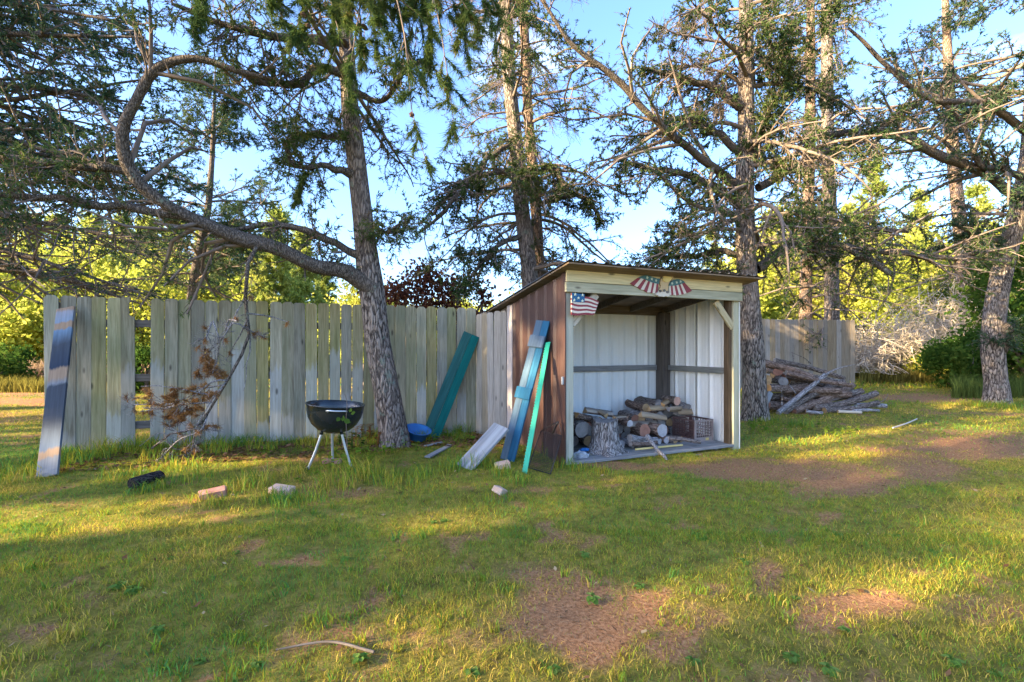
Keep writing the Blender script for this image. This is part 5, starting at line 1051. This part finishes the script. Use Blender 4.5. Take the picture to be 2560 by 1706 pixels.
# blue basin behind the leaning pine
bm = bmesh.new(); prof = [(.0, 0), (.10, 0), (.125, .02), (.165, .13), (.178, .135), (.178, .142), (.158, .137), (.118, .025), (0, .012)]; rings = []
for r_, z_ in prof: rings.append([bm.verts.new((r_ * math.cos(2 * math.pi * k / 28), r_ * math.sin(2 * math.pi * k / 28), z_)) for k in range(28)] if r_ > 0 else [bm.verts.new((0, 0, z_))])
for A_, B_ in zip(rings, rings[1:]):
    for k in range(28):
        k2 = (k + 1) % 28
        if len(A_) == 1: bm.faces.new((A_[0], B_[k], B_[k2]))
        elif len(B_) == 1: bm.faces.new((A_[k], B_[0], A_[k2]))
        else: bm.faces.new((A_[k], B_[k], B_[k2], A_[k2]))
xb, yb = -1.27, 6.42; tag(link('basin', bm_mesh('basin', bm, [M['blue']], True), loc=(xb, yb, G(xb, yb) + .045), rot=(R(12), R(14), 0)), 'blue plastic basin lying tilted behind the leaning pine', 'basin')
# bricks and blocks in the grass
M['brick'] = plain('old_brick', (.36, .17, .12, 1), .9, .1, 0, .6, (.50, .40, .36, 1), 14, .5); M['brick2'] = plain('pale_brick', (.55, .36, .25, 1), .9, .1, 0, .6, (.62, .52, .42, 1), 14, .5)
def brick(px, py, rz, rx, ry, label, mat, s=(.20, .10, .062), name='brick'):
    g = PG(px, py); me = box_mesh(name, -s[0]/2, s[0]/2, -s[1]/2, s[1]/2, 0, s[2], [mat], .008)
    r_ = random.Random(px)
    for v in me.vertices: v.co += Vector((r_.uniform(-1, 1), r_.uniform(-1, 1), r_.uniform(-1, 1))) * .004
    tag(link(name, me, loc=(g[0], g[1], g[2] - .006), rot=(rx, ry, rz)), label, 'brick')
brick(533, 1240, R(28), R(10), R(-6), 'cracked dull red brick lying in the grass between the charred log and pale brick', M['brick']); brick(706, 1232, R(-12), R(8), R(4), 'pale flat brick half sunk in the grass in front of the grill', M['brick2'])
brick(1246, 1234, R(65), R(18), R(20), 'broken cream-orange brick piece in the grass before the grey plank', M['brick2'], (.12, .10, .06)); brick(1258, 1172, R(15), R(5), R(-8), 'tan block lying between the grey plank and the blue board', M['brick2'], (.15, .09, .075))
brick(830, 1158, R(10), 0, R(3), 'reddish brick lying under the grill between its legs', M['brick'], (.19, .09, .05))
M['char'] = bark('charred_bark', (.008, .007, .008, 1), (.035, .028, .026, 1), (.11, .085, .07, 1), None, 2.5, .012)
c0_ = PG(330, 1222); c1_ = PG(402, 1200); log((c0_[0], c0_[1], c0_[2] + .04), (c1_[0], c1_[1], c1_[2] + .045), .05, 'short charred black log lying in the grass', 'char', 'char')
a_ = PG(1068, 1148); b_ = PG(1126, 1118); tag(plank('plank_scrap', (a_[0], a_[1], a_[2] + .02), (b_[0], b_[1], b_[2] + .025), .07, .018, M['greyZ'], (0, -.2, 1)), 'short whitish board scrap lying in the weeds by the leaning pine', 'board')
a_ = PG(1062, 1122); b_ = PG(1105, 1112); tag(plank('plank_scrap', (a_[0], a_[1], a_[2] + .03), (b_[0], b_[1], b_[2] + .03), .04, .015, M['grey'], (0, -.2, 1)), 'thin dark lath lying behind the whitish board scrap', 'board')
a_ = PG(2232, 1075); b_ = PG(2292, 1054); log((a_[0], a_[1], a_[2] + .03), (b_[0], b_[1], b_[2] + .04), .012, 'thin bleached stick lying on the grass right of the log heap', 'twig_pale', 'end_white', None, 'stick', cat='stick')
a_ = PG(690, 1632); b_ = PG(935, 1638); pp = resample([a_ + np.array([0, 0, .012]), (a_ + b_) / 2 + np.array([0, .05, .02]), b_ + np.array([0, 0, .012])], 14); Vv, q_ = tubes(pp[None], np.linspace(.004, .007, 14)[None], 6); tag(link('stick', mesh_np('stick', Vv - pp[0], [q_], [M['darkX']], True), loc=tuple(pp[0])), 'long thin dark twig lying on the lawn beside the bare patch', 'stick')

# --- heap of rough logs by the big pine
HG = 'rough logs in the heap by the big pine'
def q6(zx, zy, Z): return P(1820 + zx / 4.481, 750 + zy / 4.481, Z)
hl = 'bark-covered pole slanting across the front of the log heap'
for (a, za, b, zb, d, lab, bk, en) in [((560,1275),8.66,(1095,835),9.05,50,'long pale pole leaning highest across the log heap','log_grey','end_grey'),((640,1292),8.75,(1290,915),9.35,58,hl,'log','end_grey'),((735,1290),8.80,(1400,955),9.35,62,hl,'log_br','end_red'),((800,1230),8.95,(1500,1020),9.35,62,hl,'log','end_grey'),
      ((965,1215),8.95,(1665,1045),9.10,62,'mossy lichen-spotted log sticking out of the heap to the right','log','end_grey'),((1080,1260),8.85,(1680,1150),9.0,56,'thick log at the bottom right of the log heap','log','end_tan'),((1150,1225),9.1,(1490,1085),9.3,60,hl,'log_br','end_grey'),((1230,1252),8.72,(1495,1280),8.70,28,'peeled pale stick on the grass before the log heap','twig_pale','end_tan'),
      ((870,1245),8.75,(1060,1290),8.68,34,'short pale log piece at the foot of the heap','log_grey','end_tan'),((395,705),9.3,(940,865),9.05,78,'thick brown log on top of the heap, pointing at the big pine','log_br','end_red'),((520,680),9.55,(1300,880),9.6,50,'dark log lying along the back top of the heap','log','end_grey'),((455,990),8.85,(880,965),9.25,66,'log with a rotten orange end in the middle of the heap','log_br','end_orange'),
      ((350,1100),9.05,(830,1085),9.3,66,'dark log low in the stack next to the pine trunk','log','end_grey'),((360,1190),9.05,(760,1200),9.3,60,'dark bottom log of the stack next to the pine trunk','log_br','end_red'),((500,840),9.35,(980,900),9.5,70,'brown log under the topmost log of the heap','log_br','end_tan'),((850,1075),9.2,(1350,990),9.5,62,hl,'log','end_grey'),((900,1120),9.3,(1420,1060),9.5,60,hl,'log_br','end_grey'),((1430,1185),9.0,(1770,1190),9.1,44,'weathered log lying on the grass at the right of the heap','log_grey','end_grey'),((1380,1270),8.8,(1690,1275),8.85,34,'thin half-buried log before the right end of the heap','log_grey','end_red')]:
    p0, p1 = q6(*a, za), q6(*b, zb); r = d * 1.2 / 4.481 / 2 / F * (za + zb) / 2
    p0[2] = max(p0[2], G(p0[0], p0[1]) + r * .8); p1[2] = max(p1[2], G(p1[0], p1[1]) + r * .8)
    log(p0, p1, r, lab, bk, en, HG if lab == hl else None, 'rough_log', .85)
hb = 'rough brown log buried in the middle of the log heap'
for k in range(16):
    ax = rw.uniform(420, 760); ay = rw.uniform(800, 1200); bx = ax + rw.uniform(420, 760); by = ay + rw.uniform(-90, 130) * (1 if ay < 1000 else .4); za = rw.uniform(9.0, 9.45)
    by = min(by, 1230); top_ = np.interp(bx, [700, 1000, 1400, 1700], [760, 850, 960, 1080]); by = max(by, top_)
    p0, p1 = q6(ax, ay, za), q6(bx, by, za + rw.uniform(-.1, .25)); r = rw.uniform(.045, .085); p0[2] = max(p0[2], G(p0[0], p0[1]) + r * .8); p1[2] = max(p1[2], G(p1[0], p1[1]) + r * .8)
    log(p0, p1, r, hb, rw.choice(['log_br', 'log', 'log_br']), rw.choice(['end_grey', 'end_red', 'end_tan']), 'buried logs of the heap', 'rough_log', .85)
for (c, z, r, lab, en) in [((425,905),8.95,.105,'thick cut log end in the stack against the pine trunk','end_tan'),((620,915),9.0,.085,'small grey cut log end beside the thick one in the stack','end_grey'),((395,1010),8.95,.085,'dark cut log end under the thick one in the stack','end_grey'),((430,1180),8.95,.075,'reddish log end at the base of the stack','end_red'),((560,800),9.2,.09,'dark log end under the top of the stack','end_red')]:
    p = q6(*c, z); p[2] = max(p[2], G(p[0], p[1]) + r); log(p, p + np.array([.12, .55, .0]), r, lab, 'log', en, None, 'rough_log')
p0, p1 = q6(365, 1205, 8.55), q6(478, 1035, 8.75); p0[2] = G(p0[0], p0[1]) + .01; tag(plank('split_plank', p0, p1, .085, .03, M['greyZ'], (.2, -.9, .3)), 'bleached split plank leaning against the log stack', 'plank')
pp = resample([q6(1095, 838, 9.05), q6(1180, 790, 9.1), q6(1300, 750, 9.1), q6(1440, 722, 9.15)], 12); Vv, q_ = tubes(pp[None], np.linspace(.02, .004, 12)[None], 6); tag(link('stick', mesh_np('stick', Vv - pp[0], [q_], [M['log_grey']], True), loc=tuple(pp[0])), 'thin twig jutting from the top of the pale pole on the heap', 'stick')
for (pts, lab) in [([(740,690),(735,650),(722,615)], 'short broken snag standing at the back of the log heap'), ([(930,715),(850,650),(705,588)], 'thin dark twig rising over the back of the log heap'), ([(1690,1160),(1750,1120),(1775,1090),(1790,1050)], 'bent twig sticking up at the right end of the log heap'), ([(605,1180),(603,1080),(598,1010)], 'pale splinter standing in the front of the log heap'), ([(760,1050),(720,990),(685,945)], 'pale stub twig on a middle log of the heap')]:
    z_ = 9.45 if pts[0][1] < 800 else 8.75; pp = resample([q6(*p, z_) for p in pts], 10); Vv, q_ = tubes(pp[None], np.linspace(.010, .004, 10)[None], 6); tag(link('stick', mesh_np('stick', Vv - pp[0], [q_], [M['log_grey'] if 'pale' in lab else M['log']], True), loc=tuple(pp[0])), lab, 'stick')

# --- dead branch hanging before the fence
def z1(zx, zy, Z): return P(zx / 2.903, 700 + zy / 2.903, Z)
db = empty('dead_branch', 'dead pine branch with brown needles hanging from the limb in front of the fence', 'branch', tuple(z1(1230, 1220, 5.25)))
o_ = np.array(db.location); BZ = 5.3
stems = [[(1860,-235),(1800,-120),(1790,0),(1780,170),(1810,380),(1760,530),(1650,730),(1510,960),(1420,1080),(1230,1120),(1100,1225)],[(1810,380),(1700,310),(1610,430),(1480,560),(1440,640)],[(1545,300),(1590,440),(1570,600),(1540,680)],[(1535,310),(1490,450),(1470,560)],[(1650,730),(1540,740),(1400,850),(1250,920),(1020,955)],[(1540,890),(1330,900),(1010,905),(925,898)],[(1510,960),(1460,1090),(1300,1160),(1170,1290)],[(1420,1080),(1390,1240),(1350,1330)],[(1400,850),(1300,980),(1190,1060)],[(1230,1120),(1400,1085),(1580,1095)],[(1780,340),(1850,390),(1930,420)],[(1720,300),(1660,290),(1640,380),(1760,160),(1830,60)]]
SP = np.array([resample([z1(x, y, BZ + .12 * math.sin(x * .01 + y * .02)) for x, y in st_], 14) for st_ in stems]) - o_; SR = np.array([np.linspace(.021, .010, 14)] + [np.linspace(.010, .004, 14)] * (len(stems) - 1))
Vv, q_ = tubes(SP[:1], SR[:1], 9); link('stem', mesh_np('stem', Vv, [q_], [M['limb']], True), db)
rgd = np.random.default_rng(66); ac = Acc(); Vv, q_ = tubes(SP[1:], SR[1:], 5); ac.add(Vv, q_)
Q2, R2 = spawn(rgd, SP, SR, 13, .25, 1, .12, .42, (.5, 1.3), 6, .8, .15, .6); Vv, q_ = tubes(Q2, np.maximum(R2, .0025), 4); ac.add(Vv, q_)
Q3, R3 = spawn(rgd, Q2, R2, 6, .3, 1, .15, .35, (.4, 1.2), 4, .8, .1, .6, absL=.4); Vv, q_ = tubes(Q3, np.maximum(R3, .0016), 3); ac.add(Vv, q_)
link('twigs', ac.mesh('twigs', [M['log_grey']]), db)
en_ = np.concatenate([Q3[:, -2:], Q2[:, -2:]]); w_ = en_[:, -1] + o_; px_ = CX + F * w_[:, 0] / w_[:, 1]; py_ = HY - F * (w_[:, 2] - CZ) / w_[:, 1]
k_ = (np.hypot((px_ - 465) / 80, (py_ - 965) / 72) < .95 + .3 * rgd.normal(size=len(px_))) | (rgd.uniform(0, 1, len(px_)) < .05)
Vv, f_ = needles(rgd, en_[k_], 40, .065, .007, .9, .06, .2); link('brown_needles', mesh_np('brown_needles', Vv, [f_], [M['needle_dead']]), db)

# --- weeds
def leaf_mesh(name, n, size, h, mat, seed, stem=True, up=.35):
    r_ = np.random.default_rng(seed); ac = Acc()
    for k in range(n):
        a_ = r_.uniform(0, 6.28); zz_ = h * r_.uniform(.3, 1); rr_ = r_.uniform(.2, 1) * size * .8; b_ = np.array([math.cos(a_) * rr_ * .5, math.sin(a_) * rr_ * .5, zz_]); d_ = norm(np.array([math.cos(a_), math.sin(a_), r_.uniform(-.2, up)])); sd2 = norm(np.cross(d_, [0, 0, 1])); L_ = size * r_.uniform(.6, 1.2); w2 = L_ * .42; u2 = np.cross(sd2, d_)
        pts = [b_, b_ + d_ * L_ * .25 + sd2 * w2 * .8 + u2 * .004, b_ + d_ * L_ * .6 + sd2 * w2 - u2 * .003, b_ + d_ * L_ - u2 * .012, b_ + d_ * L_ * .6 - sd2 * w2 - u2 * .003, b_ + d_ * L_ * .25 - sd2 * w2 * .8 + u2 * .004]; mid_ = b_ + d_ * L_ * .5 - u2 * .008
        ac.add(np.array(pts + [mid_]), np.array([[0, 1, 6], [1, 2, 6], [2, 3, 6], [3, 4, 6], [4, 5, 6], [5, 0, 6]]))
        if stem: Vv, q_ = tubes(np.array([[[0, 0, -.01], b_ * .6, b_]]), np.full((1, 3), .0022), 4); ac.add(Vv, q_)
    return ac.mesh(name, [mat])
M['lime'] = leafy('lime_leaves', [(.2, (.10, .20, .02, 1)), (.5, (.20, .30, .03, 1)), (.8, (.38, .38, .05, 1))], .4, 9); M['rust'] = leafy('rusty_leaves', [(.2, (.16, .06, .02, 1)), (.5, (.30, .13, .04, 1)), (.8, (.38, .24, .08, 1))], .35, 9); M['bluegreen'] = leafy('blue_green_leaves', [(.2, (.10, .20, .035, 1)), (.5, (.16, .27, .05, 1)), (.8, (.24, .33, .08, 1))], .4, 9)
lm = [leaf_mesh('weed', 7, .06, .10, M['lime'], 1), leaf_mesh('weed', 9, .05, .14, M['lime'], 2), leaf_mesh('weed', 6, .07, .08, M['lime'], 3)]; rm = leaf_mesh('weed', 16, .05, .22, M['rust'], 4); gm_ = leaf_mesh('weed', 16, .034, .022, M['bluegreen'], 5, False, .5); dk = leaf_mesh('weed', 12, .06, .20, M['leaf_green'], 6)
def weed(px, py, me, label, group, sc=1.0): 
    g = PG(px, py); o = link('weed', me, loc=tuple(g), rot=(0, 0, rw.uniform(0, 6.28))); o.scale = (sc,) * 3; return tag(o, label, 'weed', group)
for (px, py) in [(800,1152),(838,1145),(868,1150),(855,1178),(822,1178),(800,1198),(750,1210),(918,1148),(925,1160),(935,1140),(905,1135),(960,1140),(600,1110),(615,1118),(560,1125),(640,1108),(1060,1100),(1100,1090),(1085,1105),(1120,1098),(1150,1090),(1010,1120),(980,1135),(1040,1130),(1180,1100),(1140,1110)]:
    weed(px, py, rw.choice(lm), 'small lime-green leafy weed at the fence foot around the grill and leaning pine', 'lime weeds near the grill', rw.uniform(.7, 1.2))
for k in range(34):
    px = rw.uniform(1870, 2160); weed(px, rw.uniform(1055, 1085) + (px - 1870) * .06, rw.choice(lm), 'small yellow-green weed in front of the rough log heap', 'weeds before the log heap', rw.uniform(.6, 1.1))
for (px, py) in [(905,1095),(925,1105),(945,1120),(890,1110),(935,1090),(560,1085),(620,1080),(720,1085),(1000,1100),(680,1095)]: weed(px, py, rm, 'rust-brown withered weed at the fence foot beside the grill', 'withered weeds at the fence', rw.uniform(.8, 1.3))
for (px, py) in [(900,1120),(1020,1110),(1065,1085),(880,1125),(1130,1080),(850,1110)]: weed(px, py, dk, 'dark green leafy weed at the fence foot near the leaning pine', 'dark weeds at the fence', rw.uniform(.7, 1.2))
for (px, py) in [(1740,1340),(1755,1350),(1085,1310),(1110,1305),(1860,1410),(2090,1340),(1990,1500),(2110,1580),(1980,1650),(2070,1680),(1730,1660),(900,1655),(1385,1680),(860,1400),(590,1385),(2240,1345),(300,1470),(330,1480),(430,1400),(390,1580),(1460,1390),(1480,1500),(1600,1470),(2380,1660),(2490,1690),(2330,1380),(1180,1690),(500,1660),(640,1670),(60,1380)]:
    weed(px, py, gm_, 'low broad-leaved rosette weed growing in the mown lawn', 'rosette weeds in the lawn', rw.uniform(.6, 1.1))
# tendril and twigs in the kettle
tn = resample([P(868, 1125, 4.66), P(865, 1050, 4.64), P(868, 1010, 4.62), P(862, 985, 4.6)], 10); vine = empty('climbing_vine', 'thin vine with green leaves climbing the front of the kettle grill', 'vine', tuple(tn[0])); Vv, q_ = tubes((tn - tn[0])[None], np.full((1, 10), .003), 5); link('stem', mesh_np('stem', Vv, [q_], [M['twig']]), vine)
for (px, py, s_) in [(858,1050,1.1),(852,1040,1.0),(862,1036,.9),(893,1028,1.0),(873,1022,.8),(856,1056,.9)]:
    p = P(px, py, 4.61) - tn[0]; me = leaf_mesh('leaf', 1, .05 * s_, .0, M['leaf_green'], px, False, .3); link('leaf', me, vine, loc=tuple(p), rot=(R(60), 0, rw.uniform(-.6, .6)))
print('TRIANGLES', sum(len(me.loops) - 2 * len(me.polygons) for me in {o.data for o in bpy.data.objects if o.type == 'MESH'}))
